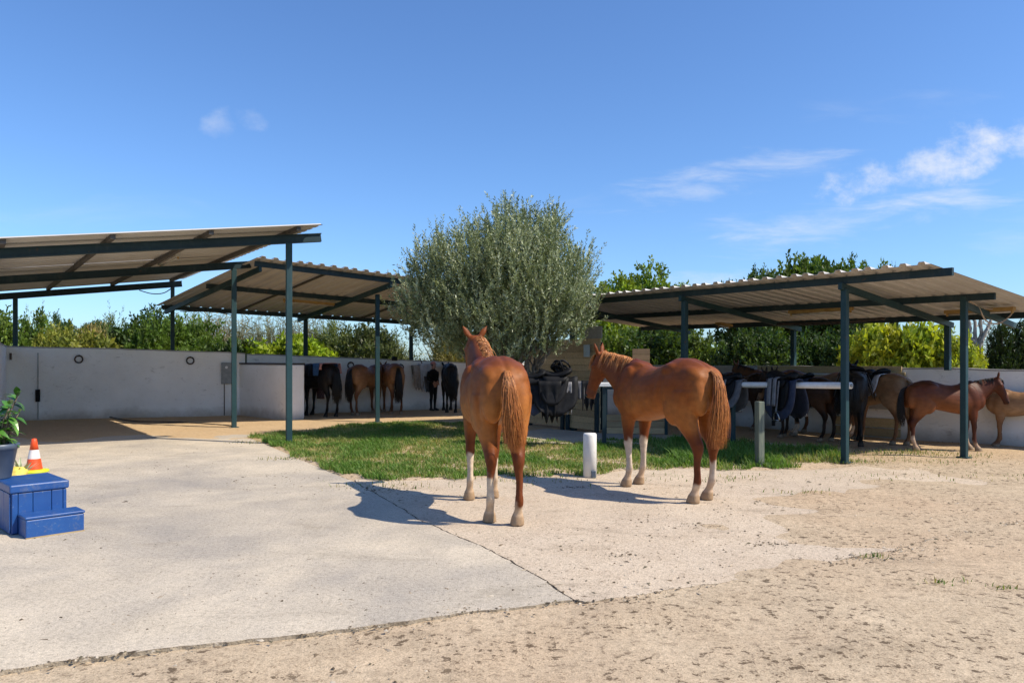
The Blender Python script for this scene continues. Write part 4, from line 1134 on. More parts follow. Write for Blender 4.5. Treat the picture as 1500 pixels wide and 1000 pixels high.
def make_mane(root, info, cols2, n=420, fall=1, length=0.16, lift=0.35, rr=0.0038):
    crest = info['crest']; S = 6
    P_ = np.array([tuple(c[0]) for c in crest]); U = np.array([tuple(c[1]) for c in crest]); Sd = np.array([tuple(c[2]) for c in crest])
    k0 = 1.6; kk = k0 + rng.random(n)**0.85*(len(crest)-1-k0); i0 = np.minimum(kk.astype(int), len(crest)-2); f = (kk-i0)[:,None]
    p = P_[i0]*(1-f)+P_[i0+1]*f; u = norm(U[i0]*(1-f)+U[i0+1]*f); sd = norm(Sd[i0]*(1-f)+Sd[i0+1]*f)
    p = p - u*0.016 + sd*rng.normal(size=(n,1))*0.012
    clump = np.floor(kk*3.2); cr = np.sin(clump*12.9898)*43758.5; cr = cr-np.floor(cr)
    L = length*(0.65+0.55*rng.random(n))*(0.75+0.5*cr); paths = np.zeros((n,S,3))
    out = sd*fall
    fwd = norm(np.cross(u, sd)); jit = rng.normal(size=(n,3))*0.25 + (cr-0.5)[:,None]*np.array([0.5,0,0])
    for s in range(S):
        t = s/(S-1)
        paths[:,s] = p + (u*(lift*(t - 0.9*t*t)*1.6) + out*(0.55*t**0.9*0.9) + np.array([0,0,-1])*(0.75*t*t) + jit*t*0.35)*L[:,None]
    v = rng.random((n,1)); c = np.array(cols2[0])*(1-v) + np.array(cols2[1])*v
    o = strands('mane', None, paths, np.full(n, rr)*rng.uniform(0.6,1.4,n), c, M['hair'], root)
    # forelock
    m_ = max(12, n//8); pl = np.array(info['poll']); hu, hd, hs = (np.array(info[k]) for k in ('hu','hd','hs'))
    r0 = pl + hu*0.075 + hs*rng.normal(size=(m_,1))*0.022; paths = np.zeros((m_,S,3)); Lf = length*1.0*(0.6+0.6*rng.random(m_))
    for s in range(S):
        t = s/(S-1); paths[:,s] = r0 + (hu*(0.30*(t-t*t)*2+0.08*t) + hd*(t**1.3) + hs*rng.normal(size=(m_,1))*0.12*t)*Lf[:,None]
    v = rng.random((m_,1)); c = np.array(cols2[0])*(1-v) + np.array(cols2[1])*v
    strands('forelock', None, paths, np.full(m_, rr), c, M['hair'], root)
    return o

def make_horse(label, loc, rz, scale, pose, coat, name='horse', group='horses in the stable yard', voxel=0.013, hair=1.0, mane_fall=1, mane_len=0.16, tail_len=0.78, tail_sway=(0,0), tail_thick=1.0, mane_lift=0.35):
    root = thing(name, label, 'horse', loc, rz, group, scale)
    mb, info = horse_shape(pose)
    me = remeshed(mb, voxel, 9 if voxel < 0.016 else 4)
    co = coords(me)
    nv = np.empty(len(me.vertices)*3, np.float32); me.vertices.foreach_get('normal', nv); nv = nv.reshape(-1,3)
    dep = np.zeros(len(co))
    for (ax_, az_, bx_, bz_, d_, w_) in ((0.33,1.40,0.29,0.86,.014,.045),(-0.27,1.32,-0.20,0.93,.020,.05),(-0.70,1.27,-0.60,0.86,.016,.028),(-0.50,1.22,-0.42,0.98,.008,.06),(0.63,1.44,0.72,1.10,.014,.04),(0.44,1.20,0.62,1.02,.008,.03),(-0.16,1.30,-0.05,1.02,.006,.04)):
        ab = np.array((bx_-ax_, bz_-az_)); ap = co[:,[0,2]] - np.array((ax_, az_)); t_ = np.clip(ap@ab/(ab@ab), 0, 1)
        dd = np.linalg.norm(ap - t_[:,None]*ab, axis=1); dep += d_*np.exp(-(dd/w_)**2)*(np.abs(co[:,1]) > 0.08)*np.sin(np.pi*np.clip(t_,0.08,0.92))**0.5
    for k_ in range(5):
        xx = 0.22 - 0.085*k_; dep += 0.0025*np.exp(-((co[:,0]-xx-0.06*(1.1-co[:,2]))/0.018)**2)*(np.abs(co[:,1]) > 0.15)*(co[:,2] > 0.85)*(co[:,2] < 1.2)
    dep += 0.010*np.exp(-(co[:,1]/0.03)**2)*(co[:,0] < -0.2)*(co[:,0] > -0.75)*(co[:,2] > 1.3)
    if voxel < 0.016:
        co = co - nv*dep[:,None]; me.vertices.foreach_set('co', co.astype(np.float32).ravel()); me.update()
    x, y, z = co[:,0], co[:,1], co[:,2]
    base, light, dark = (np.array(coat[k]) for k in ('base','light','dark'))
    nz = np.array([mnoise.fractal(Vector((a*3.1, b*3.1, c*3.1)), 1.0, 2.0, 3) for a, b, c in zip(x, y, z)])
    nz2 = np.array([mnoise.noise(Vector((a*16, b*16, c*16))) for a, b, c in zip(x, y, z)])
    # mealy lighter flanks, belly and buttocks; darker topline and joints (coat markings); shoulder and neck shade painted in
    lt = np.clip(smooth(1.30, 0.90, z) * smooth(0.62, 0.80, z) * smooth(0.55, 0.25, x) * 0.95 + 0.30*nz + 0.5*smooth(-0.62,-0.8,x)*smooth(0.9,1.0,z) + 0.10*nz2, 0, 1)[:,None]
    c = base*(1-lt) + light*lt
    dk = np.clip(smooth(1.34, 1.50, z)*smooth(0.75, 0.5, x)*0.65 + smooth(0.30,0.55,x)*smooth(1.0,1.2,z)*0.45 + smooth(0.80, 0.60, z)*0.8 + 0.2*nz, 0, 1)[:,None]
    c = c*(1-dk) + dark*dk
    hd_c = np.array(info['poll']); hdd = np.array(info['hd'])
    s_head = (co - hd_c) @ hdd
    ismuz = (s_head > 0.46*info['K']) & (z > 0.2) & (x > 0.6) & (np.linalg.norm(co - hd_c - hdd*0.53*info['K'], axis=1) < 0.14)
    c[ismuz] = c[ismuz]*0.55 + np.array(coat.get('muzzle', (0.05,0.03,0.025)))*0.45
    ztops = (1.10, 1.10, 1.16, 1.16)
    for i in range(4):
        dx, dy = pose['legs'][i]; fr = i < 2; sg = 1 if i % 2 == 0 else -1
        sel = (z < 0.72) & ((x > 0.0) == fr) & (y*sg > 0)
        cx = (0.53 if fr else -0.62) + dx*0.7
        sel &= np.abs(x - cx) < 0.3
        h = coat['socks'][i] + 0.05*nz2 + 0.04*nz
        w = 0.92*smooth(0.020, -0.03, z - h)[:,None]*sel[:,None]
        sc_ = np.array(coat.get('sock', (0.60,0.50,0.39)))*(1 + 0.12*nz2[:,None])
        sc_ = sc_*(1 - 0.35*smooth(0.30,0.10,z)[:,None]*np.array([0.3,0.6,0.9]))
        c = c*(1-w) + sc_*w
        wh = smooth(0.092, 0.078, z)[:,None]*sel[:,None]
        c = c*(1-wh) + np.array(coat.get('hoof', (0.26,0.19,0.125)))*wh
    if 'face' in coat:
        fx = (co - hd_c); lat = np.abs(fx @ np.array(info['hs'])); upd = fx @ np.array(info['hu'])
        f_ = (lat < 0.022+0.01*nz2) & (upd > 0.03) & (s_head > 0.08) & (s_head < 0.5*info['K'])
        c[f_] = np.array(coat['face'])
    paint(me, np.clip(c, 0.002, 1))
    link('body', me, M['coat'], root)
    for sg in (1,-1):
        p = info['poll'] + info['hd']*0.165*info['K'] + info['hs']*0.083*sg + info['hu']*0.022
        MB().ellipsoid(p, (0.024,0.020,0.022), 12, 8).build('eye', M['eye'], root, True)
        q = info['poll'] + info['hd']*0.555*info['K'] + info['hs']*0.052*sg + info['hu']*0.016
        MB().ellipsoid(q, (0.012,0.014,0.016), 10, 6).build('nostril', M['eye'], root, True)
    make_tail(root, coat.get('tail', coat['hair']), tail_len, int(1000*hair), tail_sway, tail_thick, 0.0026/math.sqrt(min(hair,1)))
    make_mane(root, info, coat['hair'], int(520*hair), mane_fall, mane_len, mane_lift, 0.0038/math.sqrt(min(hair,1)))
    return root

CHEST = dict(tail=((0.21,0.056,0.011),(0.56,0.22,0.055)), base=(0.190,0.051,0.0085), light=(0.33,0.115,0.024), dark=(0.098,0.022,0.006), hoof=(0.33,0.22,0.13), hair=((0.28,0.085,0.019),(0.62,0.27,0.085)))
ch1 = dict(CHEST, socks=(0.50,0.44,0.42,0.20), sock=(0.56,0.45,0.33))
def place(hind, front, scale, heading_len=1.135):
    hx, fx = Vector(hind), Vector(front)
    d = (fx-hx).normalized(); rz = math.atan2(d.y, d.x)
    mid = (hx+fx)/2; off = V(-0.025,0,0)*scale
    m = mid - d*(-0.025*scale)
    return (m.x, m.y, 0.0), rz
l1, r1_ = place((-0.075,6.40,0), (-0.30,7.52,0), 0.96)
make_horse('chestnut horse standing with its rump to the camera, between the grass and the blue block', l1, r1_, 0.965,
           dict(legs=((0.03,0.02),(0.10,-0.02),(0.05,-0.02),(-0.13,0.01)), poll=(1.06,0.0,1.69), muzzle=(1.40,0.03,1.22), width=1.04, splay=0.65), ch1, tail_len=0.72, tail_sway=(0.02,-0.07), mane_fall=-1, mane_len=0.22, mane_lift=0.55, tail_thick=0.70)
ch2 = dict(CHEST, base=(0.200,0.053,0.009), socks=(0.55,0.60,0.20,0.44), sock=(0.58,0.47,0.36))
l2, r2_ = place((1.905,7.38,0), (1.375,8.42,0), 0.955)
make_horse('chestnut horse standing broadside with white socks, beside the white bollard', l2, r2_, 0.955,
           dict(legs=((-0.03,0.0),(0.05,-0.01),(-0.06,-0.02),(0.03,-0.03)), poll=(1.07,0.10,1.54), muzzle=(1.24,0.20,1.02), width=1.0), ch2, tail_len=0.80, mane_fall=1, mane_len=0.20, tail_thick=0.78, mane_lift=0.6)

BAY = dict(base=(0.095,0.026,0.010), light=(0.20,0.07,0.024), dark=(0.05,0.014,0.007), hair=((0.004,0.003,0.003),(0.02,0.015,0.012)), muzzle=(0.02,0.012,0.01))
LBROWN = dict(base=(0.20,0.085,0.034), light=(0.30,0.145,0.06), dark=(0.13,0.05,0.02), hair=((0.004,0.003,0.003),(0.018,0.013,0.011)), muzzle=(0.04,0.02,0.015))
BLACK = dict(base=(0.012,0.011,0.011), light=(0.02,0.017,0.015), dark=(0.006,0.006,0.006), hair=((0.003,0.003,0.003),(0.012,0.011,0.011)), muzzle=(0.015,0.012,0.012), hoof=(0.03,0.025,0.02))
TAN = dict(base=(0.25,0.135,0.065), light=(0.36,0.22,0.12), dark=(0.18,0.085,0.04), hair=((0.20,0.11,0.055),(0.40,0.27,0.15)))
DARK = dict(base=(0.045,0.02,0.011), light=(0.085,0.038,0.018), dark=(0.016,0.009,0.006), hair=((0.003,0.003,0.003),(0.012,0.011,0.011)), muzzle=(0.02,0.012,0.01))
def nosock(c, s=(0,0,0,0)): return dict(c, socks=s)
def far(label, px, Y, deg, h, coat, poll=(1.08,0,1.60), muzzle=(1.30,0.0,1.10), legs=((0,0),(0.06,0),(0.05,0),(-0.08,0)), width=1.0, **k):
    x = (px-750)/F*Y
    return make_horse(label, (x, Y, 0), R(deg), h/1.50, dict(legs=legs, poll=poll, muzzle=muzzle, width=width), coat, voxel=0.019, hair=0.30, group='ponies tied under the shelters', name='pony', **k)
low = dict(poll=(1.18,0.0,1.30), muzzle=(1.42,0.02,0.80))
# right shelter
far('bay pony with black tail and white socks facing right under the right shelter', 1383, 11.75, -6, 1.10, nosock(dict(BAY, sock=(0.42,0.32,0.24)), (0.34,0.22,0.38,0.34)), poll=(1.02,-0.06,1.54), muzzle=(1.22,-0.16,1.02), mane_fall=-1, mane_len=0.15, tail_len=0.88)
foal = far('small tan pony half outside the right edge with its head behind the bay pony', 1506, 11.95, 139, 0.97, nosock(TAN, (0,0,0.2,0)), poll=(1.0,-0.10,1.52), muzzle=(1.22,-0.2,1.10))
foal.scale.x *= 1.12
far('tan pony with black and white saddle, standing head low by the right wall', 1287, 12.9, 108, 1.20, nosock(TAN), poll=(1.12,-0.16,1.35), muzzle=(1.28,-0.22,0.86))
far('black saddled pony half behind the front teal post of the right shelter', 1250, 12.75, 66, 1.24, nosock(BLACK))
far('tan pony with pale legs seen behind the white rail', 1203, 13.9, 158, 1.20, nosock(TAN, (0.3,0.3,0.3,0.3)), **low)
far('small dark legged pony partly hidden behind the saddle on the white rail', 1178, 13.4, 125, 1.12, nosock(DARK))
far('brown pony with rounded back behind the saddle on the white rail', 1138, 15.0, 131, 1.24, nosock(dict(LBROWN, base=(0.13,0.055,0.024))))
far('dark pony with black mane behind the rump of the broadside chestnut horse', 1086, 15.2, -60, 1.18, nosock(DARK), poll=(1.02,0,1.52), muzzle=(1.22,0.0,1.02))
# left shelter
far('black pony with long black tail and saddle cloths beside the white partition', 469, 19.1, 135, 1.36, nosock(BLACK), tail_len=1.0, tail_thick=1.4, **low)
far('light brown pony with black tail on its left, by the low left wall', 536, 19.85, 68, 1.33, nosock(LBROWN), tail_len=1.0, tail_thick=1.3, poll=(1.14,0.12,1.45), muzzle=(1.34,0.2,0.95))
far('light brown pony with black tail on its right, by the low left wall', 574, 20.3, 112, 1.36, nosock(LBROWN), tail_len=1.05, tail_thick=1.3, poll=(1.14,-0.12,1.45), muzzle=(1.34,-0.2,0.95))
far('black pony seen from behind at the low left wall beside the person', 658, 20.9, 101, 1.36, nosock(BLACK), tail_len=1.05, tail_thick=1.5, width=0.72, poll=(1.12,0.0,1.40), muzzle=(1.30,0.0,0.92))

# ================================================================== SADDLES
def grid_mesh(b, fn, nu, nv, thick, m=0):
    """a curved panel with real thickness; fn(u, v) -> point and outward normal"""
    o = len(b.v); tops, bots = [], []
    for i in range(nu+1):
        for j in range(nv+1):
            p, n = fn(i/nu, j/nv); tops.append(p); bots.append(p - n*thick)
    b.v += [tuple(p) for p in tops + bots]; T = (nu+1)*(nv+1)
    q = lambda i, j: o + i*(nv+1)+j
    for i in range(nu):
        for j in range(nv):
            b.f.append((q(i,j), q(i+1,j), q(i+1,j+1), q(i,j+1))); b.f.append((T+q(i,j), T+q(i,j+1), T+q(i+1,j+1), T+q(i+1,j)))
            b.m += [m, m]
    for i in range(nu):
        for j in (0, nv):
            b.f.append((q(i,j), T+q(i,j), T+q(i+1,j), q(i+1,j)) if j == 0 else (q(i,j), q(i+1,j), T+q(i+1,j), T+q(i,j))); b.m.append(m)
    for j in range(nv):
        for i in (0, nu):
            b.f.append((q(i,j), q(i,j+1), T+q(i,j+1), T+q(i,j)) if i == 0 else (q(i,j), T+q(i,j), T+q(i,j+1), q(i,j+1))); b.m.append(m)
def drape(yh, sag, spread, w):
    """cross section over the back: parameter w -1..1 -> y, z"""
    s = abs(w); y = yh*min(1.0, s/0.35)**0.8 + spread*max(0, s-0.35); z = -0.02*(min(1, s/0.35))**2 - sag*max(0, s-0.3)**1.05*1.6
    return math.copysign(y, w), z
def make_saddle(label, pad_mat, leather, loc, rz, scale=1.0, body=0.0, drop=0.42, group='saddles and pads in the yard', extra=None, tilt=0.0, irons=True):
    """x along the rail or the horse's back, z = 0 at the top of what carries it; body widens it for a horse"""
    root = thing('saddle', label, 'saddle', loc, rz, group, scale)
    root.rotation_euler.x = tilt
    yh, spr = 0.075 + body, 0.16 + body*0.5
    b = MB()
    def fpad(u, v):
        w = v*2-1; x = -0.31 + 0.62*u; s = abs(w)
        x *= (1 - 0.9*(max(0, s-0.55)/0.45)**3.0)**0.5 if s < 1 else 0.3
        x += 0.05*s*math.copysign(1, x) * (1-s)
        y, z = drape(yh, drop*(1+0.05*math.sin(u*9)), spr, w)
        y += math.copysign(0.012*math.sin(u*11+w*3), w)*min(1, s*2)
        z += 0.035*(2*u-1)**2*(1-s) + 0.014*math.sin(u*7+1.3)*s
        return V(x, y, z+0.018), V(0, math.copysign(min(1, s*2.5), w), 1-min(0.95, s*1.4)).normalized()
    grid_mesh(b, fpad, 10, 22, 0.016); b.build('saddle_pad', pad_mat, root, True)
    for sg in (1,-1):
        b = MB()
        def fflap(u, v):
            s = 0.16 + 0.66*v; wd = 0.205*math.sqrt(max(0.03, 1-((v-0.32)/0.69)**2)); cx = 0.05 - 0.05*(1-v)
            y, z = drape(yh+0.024, drop*1.02, spr, s*sg); x = cx + (2*u-1)*wd*(0.75 if v < 0.15 else 1)
            return V(x, y + sg*0.022, z+0.03), V(0, sg, 0.15).normalized()
        grid_mesh(b, fflap, 8, 10, 0.012); b.build('flap', leather, root, True)
        b = MB()
        def fskirt(u, v):
            s = 0.12 + 0.30*v; y, z = drape(yh+0.036, drop, spr, s*sg); x = 0.0 + (2*u-1)*(0.20-0.07*v*v)
            return V(x, y + sg*0.034, z+0.045), V(0, sg, 0.3).normalized()
        grid_mesh(b, fskirt, 6, 5, 0.010); b.build('skirt', leather, root, True)
        # stirrup leather and iron
        if not irons: continue
        ys, zs = drape(yh+0.05, drop, spr, 0.78*sg); ys += sg*0.055
        st = MB(); y1, z1 = drape(yh+0.05, drop, spr, 0.25*sg)
        st.beam(V(0.06, y1+sg*0.05, z1+0.04), V(0.065, ys, zs-0.02), 0.03, 0.008, up=(0,1,0.01)); so = st.build('stirrup_strap', M['strap'], root)
        ir = MB(); zc = zs-0.03
        arch = [V(0.065 + 0.060*math.sin(a), ys, zc - 0.095 + 0.095*math.cos(a)*(1 if math.cos(a) > 0 else 0.55)) for a in [R(d) for d in range(-110, 111, 20)]]
        ir.tube(arch, 0.008, 6); ir.beam(arch[0], arch[-1], 0.05, 0.012); ir.build('stirrup_iron', M['steel'], so, True)
    # seat: pommel, dip and cantle
    b = MB(); rings = []
    for x, w, h, zz in ((0.235,0.045,0.02,0.075),(0.22,0.075,0.045,0.105),(0.17,0.085,0.05,0.100),(0.08,0.088,0.045,0.068),(-0.02,0.115,0.045,0.058),(-0.11,0.155,0.05,0.075),(-0.185,0.165,0.055,0.112),(-0.225,0.14,0.045,0.130),(-0.245,0.09,0.02,0.125)):
        ww = w + body*0.45
        rings.append([V(x, ww*math.cos(t)*(1 if math.sin(t) > -0.1 else 1.0), zz + h*math.sin(t) - 0.35*(abs(ww*math.cos(t))**1.6)) for t in [2*math.pi*k/16 for k in range(16)]])
    b.loft(rings); b.build('seat', leather, root, True)
    for sg in (1,-1):
        if not irons: break
        b = MB(); y0, z0 = drape(yh+0.03, drop, spr, 0.5*sg); y1, z1 = drape(yh+0.03, drop, spr, 1.0*sg)
        b.beam(V(-0.06, y0+sg*0.02, z0), V(-0.05, y1+sg*0.012, z1-0.06), 0.07, 0.012, up=(0,1,0.01)); b.build('girth_strap', leather, root)
    if extra: extra(root)
    return root
railr = math.atan2(dr.y, dr.x)
def bands(root):
    for x0, w in ((-0.13,0.085),(-0.02,0.075)):
        for sg in (1,-1):
            b = MB()
            def fb(u, v):
                y, z = drape(0.125, 0.46, 0.18, (0.02+0.80*v)*sg); x = x0 + (u-0.5)*w + 0.05*v
                return V(x, y + sg*0.055, z+0.085 - 0.02*v), V(0, sg*min(1, v*3+0.05), max(0.05, 1-v*2)).normalized()
            grid_mesh(b, fb, 3, 14, 0.012); b.build('girth_band', M['strap'], root, True)
def on_rail(px):    # along the right rail
    k = (px-750)/F; t = (k*ra.y - ra.x)/((rb_.x-ra.x) - k*(rb_.y-ra.y)); return ra.lerp(rb_, t) + V(0,0,0.05)
def bridle(root):
    b = MB(); r = random.Random(5)
    for k in range(12):
        c = V(r.uniform(-0.20,0.04), r.uniform(-0.06,0.06), 0.15 + r.uniform(-0.03,0.06)); rr_ = r.uniform(0.04,0.09)
        ax = V(r.uniform(-1,1), r.uniform(-1,1), r.uniform(0,1)).normalized(); a = ax.orthogonal().normalized(); bb = ax.cross(a)
        pts = [c + (a*math.cos(t)+bb*math.sin(t)*0.7)*rr_ for t in [2*math.pi*i/14 for i in range(15)]]
        b.tube(pts, 0.014, 5)
    b.build('strap_tangle', M['black'], root, True)
make_saddle('navy saddle pad and black saddle on the right white rail above a stirrup', M['navy'], M['black'], on_rail(1149), railr+math.pi-0.22, 1.04, drop=0.50, extra=bands, tilt=0.10)
make_saddle('black saddle with hanging stirrup close behind the chestnut tail', M['greypad'], M['black'], on_rail(1066), railr+math.pi+0.12, 1.0, drop=0.44, tilt=-0.08)
make_saddle('black saddle with raised seat and tangled straps, largest on the left rail', M['black'], M['black'], V(0.70,12.14,1.115), math.pi, 1.16, drop=0.46, extra=bridle, irons=False, tilt=0.06)
make_saddle('black saddle with navy pad on the left rail beside the chestnut rump', M['navy'], M['black'], V(0.30,12.16,1.10), math.pi, 1.05, drop=0.48, irons=False)
# grey pad and black cloth on the left rail
def hanging(name, label, cat, mat_, x0, x1, y0, z0, drop, seed, thick=0.012, loc=(0,0,0), rz=0.0, waves=3.0, amp=0.02, taper=0.0, half=0.09, group=None, ragged=0.0, back=0.6):
    root = thing(name, label, cat, loc, rz, group); r = random.Random(seed); b = MB(); ph = r.uniform(0,6)
    def fn(u, v):
        w = v*2-1; s = abs(w); x = x0 + (x1-x0)*u; xm = (x0+x1)/2
        L = drop if w < 0 else drop*back
        if s < 0.25: y = half*(w/0.25); z = 0.012*(1-(w/0.25)**2)
        else:
            q = (s-0.25)/0.75; y = math.copysign(half + 0.02*q + amp*math.sin(u*waves*6.28+ph)*q, w); z = -L*q*(1 + ragged*math.sin(u*17+ph)*0.3); x = xm + (x-xm)*(1-taper*q)
        return V(x, y0+y, z0+z), V(0, math.copysign(min(1, s*3), w), max(0.05, 1-s*3)).normalized()
    grid_mesh(b, fn, 14, 24, thick); b.build('fabric', mat_, root, True); return root
hanging('saddle_pad', 'grey saddle pad folded over the left rail beside the black saddle', 'saddle pad', M['greypad'], 0.95, 1.18, 12.13, 1.075, 0.28, 4, 0.02)
hanging('cloth', 'ragged black cloth hanging over the left rail near its free end', 'cloth', M['black'], 1.14, 1.34, 12.12, 1.085, 0.42, 8, 0.01, waves=2, amp=0.03, ragged=0.5)
hanging('saddle_pad', 'dark saddle cloth with wavy lower edge under the black saddle on the left rail', 'saddle pad', M['black'], 0.42, 0.80, 12.09, 1.09, 0.62, 17, 0.014, waves=2.2, amp=0.05, ragged=0.35, taper=0.35, half=0.15)
hanging('saddle_pad', 'brown grey pad hanging below the black saddle on the left rail', 'saddle pad', M['strap'], 0.78, 0.97, 12.13, 1.07, 0.52, 12, 0.016, half=0.13)
# saddles on the tethered ponies
def on_pony(px, Y, deg, h, label, pad, off=0.06):
    x = (px-750)/F*Y; s = h/1.50; a = R(deg)
    make_saddle(label, pad, M['black'], (x + math.cos(a)*off*s, Y + math.sin(a)*off*s, 1.455*s), a, s*0.95, body=0.16, drop=0.46)
on_pony(1287, 12.9, 108, 1.20, 'black saddle with white edged pad on the tan pony', M['palepad'])
on_pony(1250, 12.75, 66, 1.24, 'black saddle on grey pad on the black pony near the front post', M['greypad'])
on_pony(1178, 13.4, 125, 1.12, 'black saddle on navy pad on the small dark pony', M['navy'])
# cloths over the black pony by the partition
s9 = 1.36/1.5; a9 = R(135); x9, y9 = (469-750)/F*19.1, 19.1
def pony_cloth(label, mat_, x0, x1, drop, seed, up=0.0):
    hanging('blanket', label, 'blanket', mat_, x0, x1, 0.0, 0.0, drop, seed, 0.014, (x9, y9, 1.45*s9+up), a9, half=0.27, waves=1.5)
pony_cloth('patterned reddish cloth over the black pony next to the partition', M['floral'], 0.30, 0.62, 0.92, 1, 0.03)
pony_cloth('dark saddle cloth in the middle of the black pony', M['black'], -0.05, 0.28, 0.55, 2, 0.02)
pony_cloth('blue cloth over the hindquarters of the black pony', M['blue_cloth'], -0.40, -0.10, 0.52, 3, 0.05)
pony_cloth('pink cloth strip beside the blue one on the black pony', M['pink_cloth'], -0.54, -0.43, 0.26, 4, 0.05)
# pads hung on the wall
pw = wall_pt(*W3, 617, 0); nw = wnorm(W3); rzw = math.atan2(nw.y, nw.x)+math.pi/2
for k, (dx_, z_, w_, dr_, m_, lab) in enumerate(((-0.16,1.30,0.34,0.62,M['beigepad'],'beige pad hanging lowest left in the bundle on the wall by the person'),
        (0.03,1.34,0.34,0.70,M['palepad'],'pale blue grey pad hanging in the bundle on the wall by the person'), (0.10,0.98,0.24,0.40,M['greypad'],'dark grey pad low in the bundle on the wall by the person'))):
    p = pw + nw*(0.10+0.05*k); hanging('saddle_pad', lab, 'saddle pad', m_, -w_/2, w_/2, 0, 0, dr_, 20+k, 0.03, (p.x+dx_*math.cos(rzw), p.y+dx_*math.sin(rzw), z_), rzw, waves=2.3, amp=0.055, taper=0.22, ragged=0.5, half=0.09, group='pads hung on the low left wall')
hk = thing('wall_hook', 'dark strap hook above the bundle of pads on the low left wall', 'hook', (pw.x+nw.x*0.03, pw.y+nw.y*0.03, 1.33), rzw)
MB().tube([V(0,0,-0.02), V(0.0,-0.03,0.03), V(-0.05,-0.02,0.16)], 0.014, 6).build('strap', M['black'], hk, True)
# grey rug on the low board partition
hanging('rug', 'folded grey blue horse rug hanging right of the plank partition', 'rug', M['palepad'], -0.25, 0.25, 0, 0, 0.50, 31, 0.02, L3(4.62,0.36,0.94), math.atan2(0.65,-0.43)+math.pi, waves=1.0, amp=0.03, half=0.07)
MBx = MB(); q0, q1 = L3(4.98,0.05,0), L3(4.2,0.9,0)
MBx.beam(q0+V(0,0,0.90), q1+V(0,0,0.90), 0.05, 0.06); MBx.build('rail', M['beam'], lp)
for q in (q0, q1): add_post(lp, (q.x, q.y), 0.93, 0.06, 0, False)

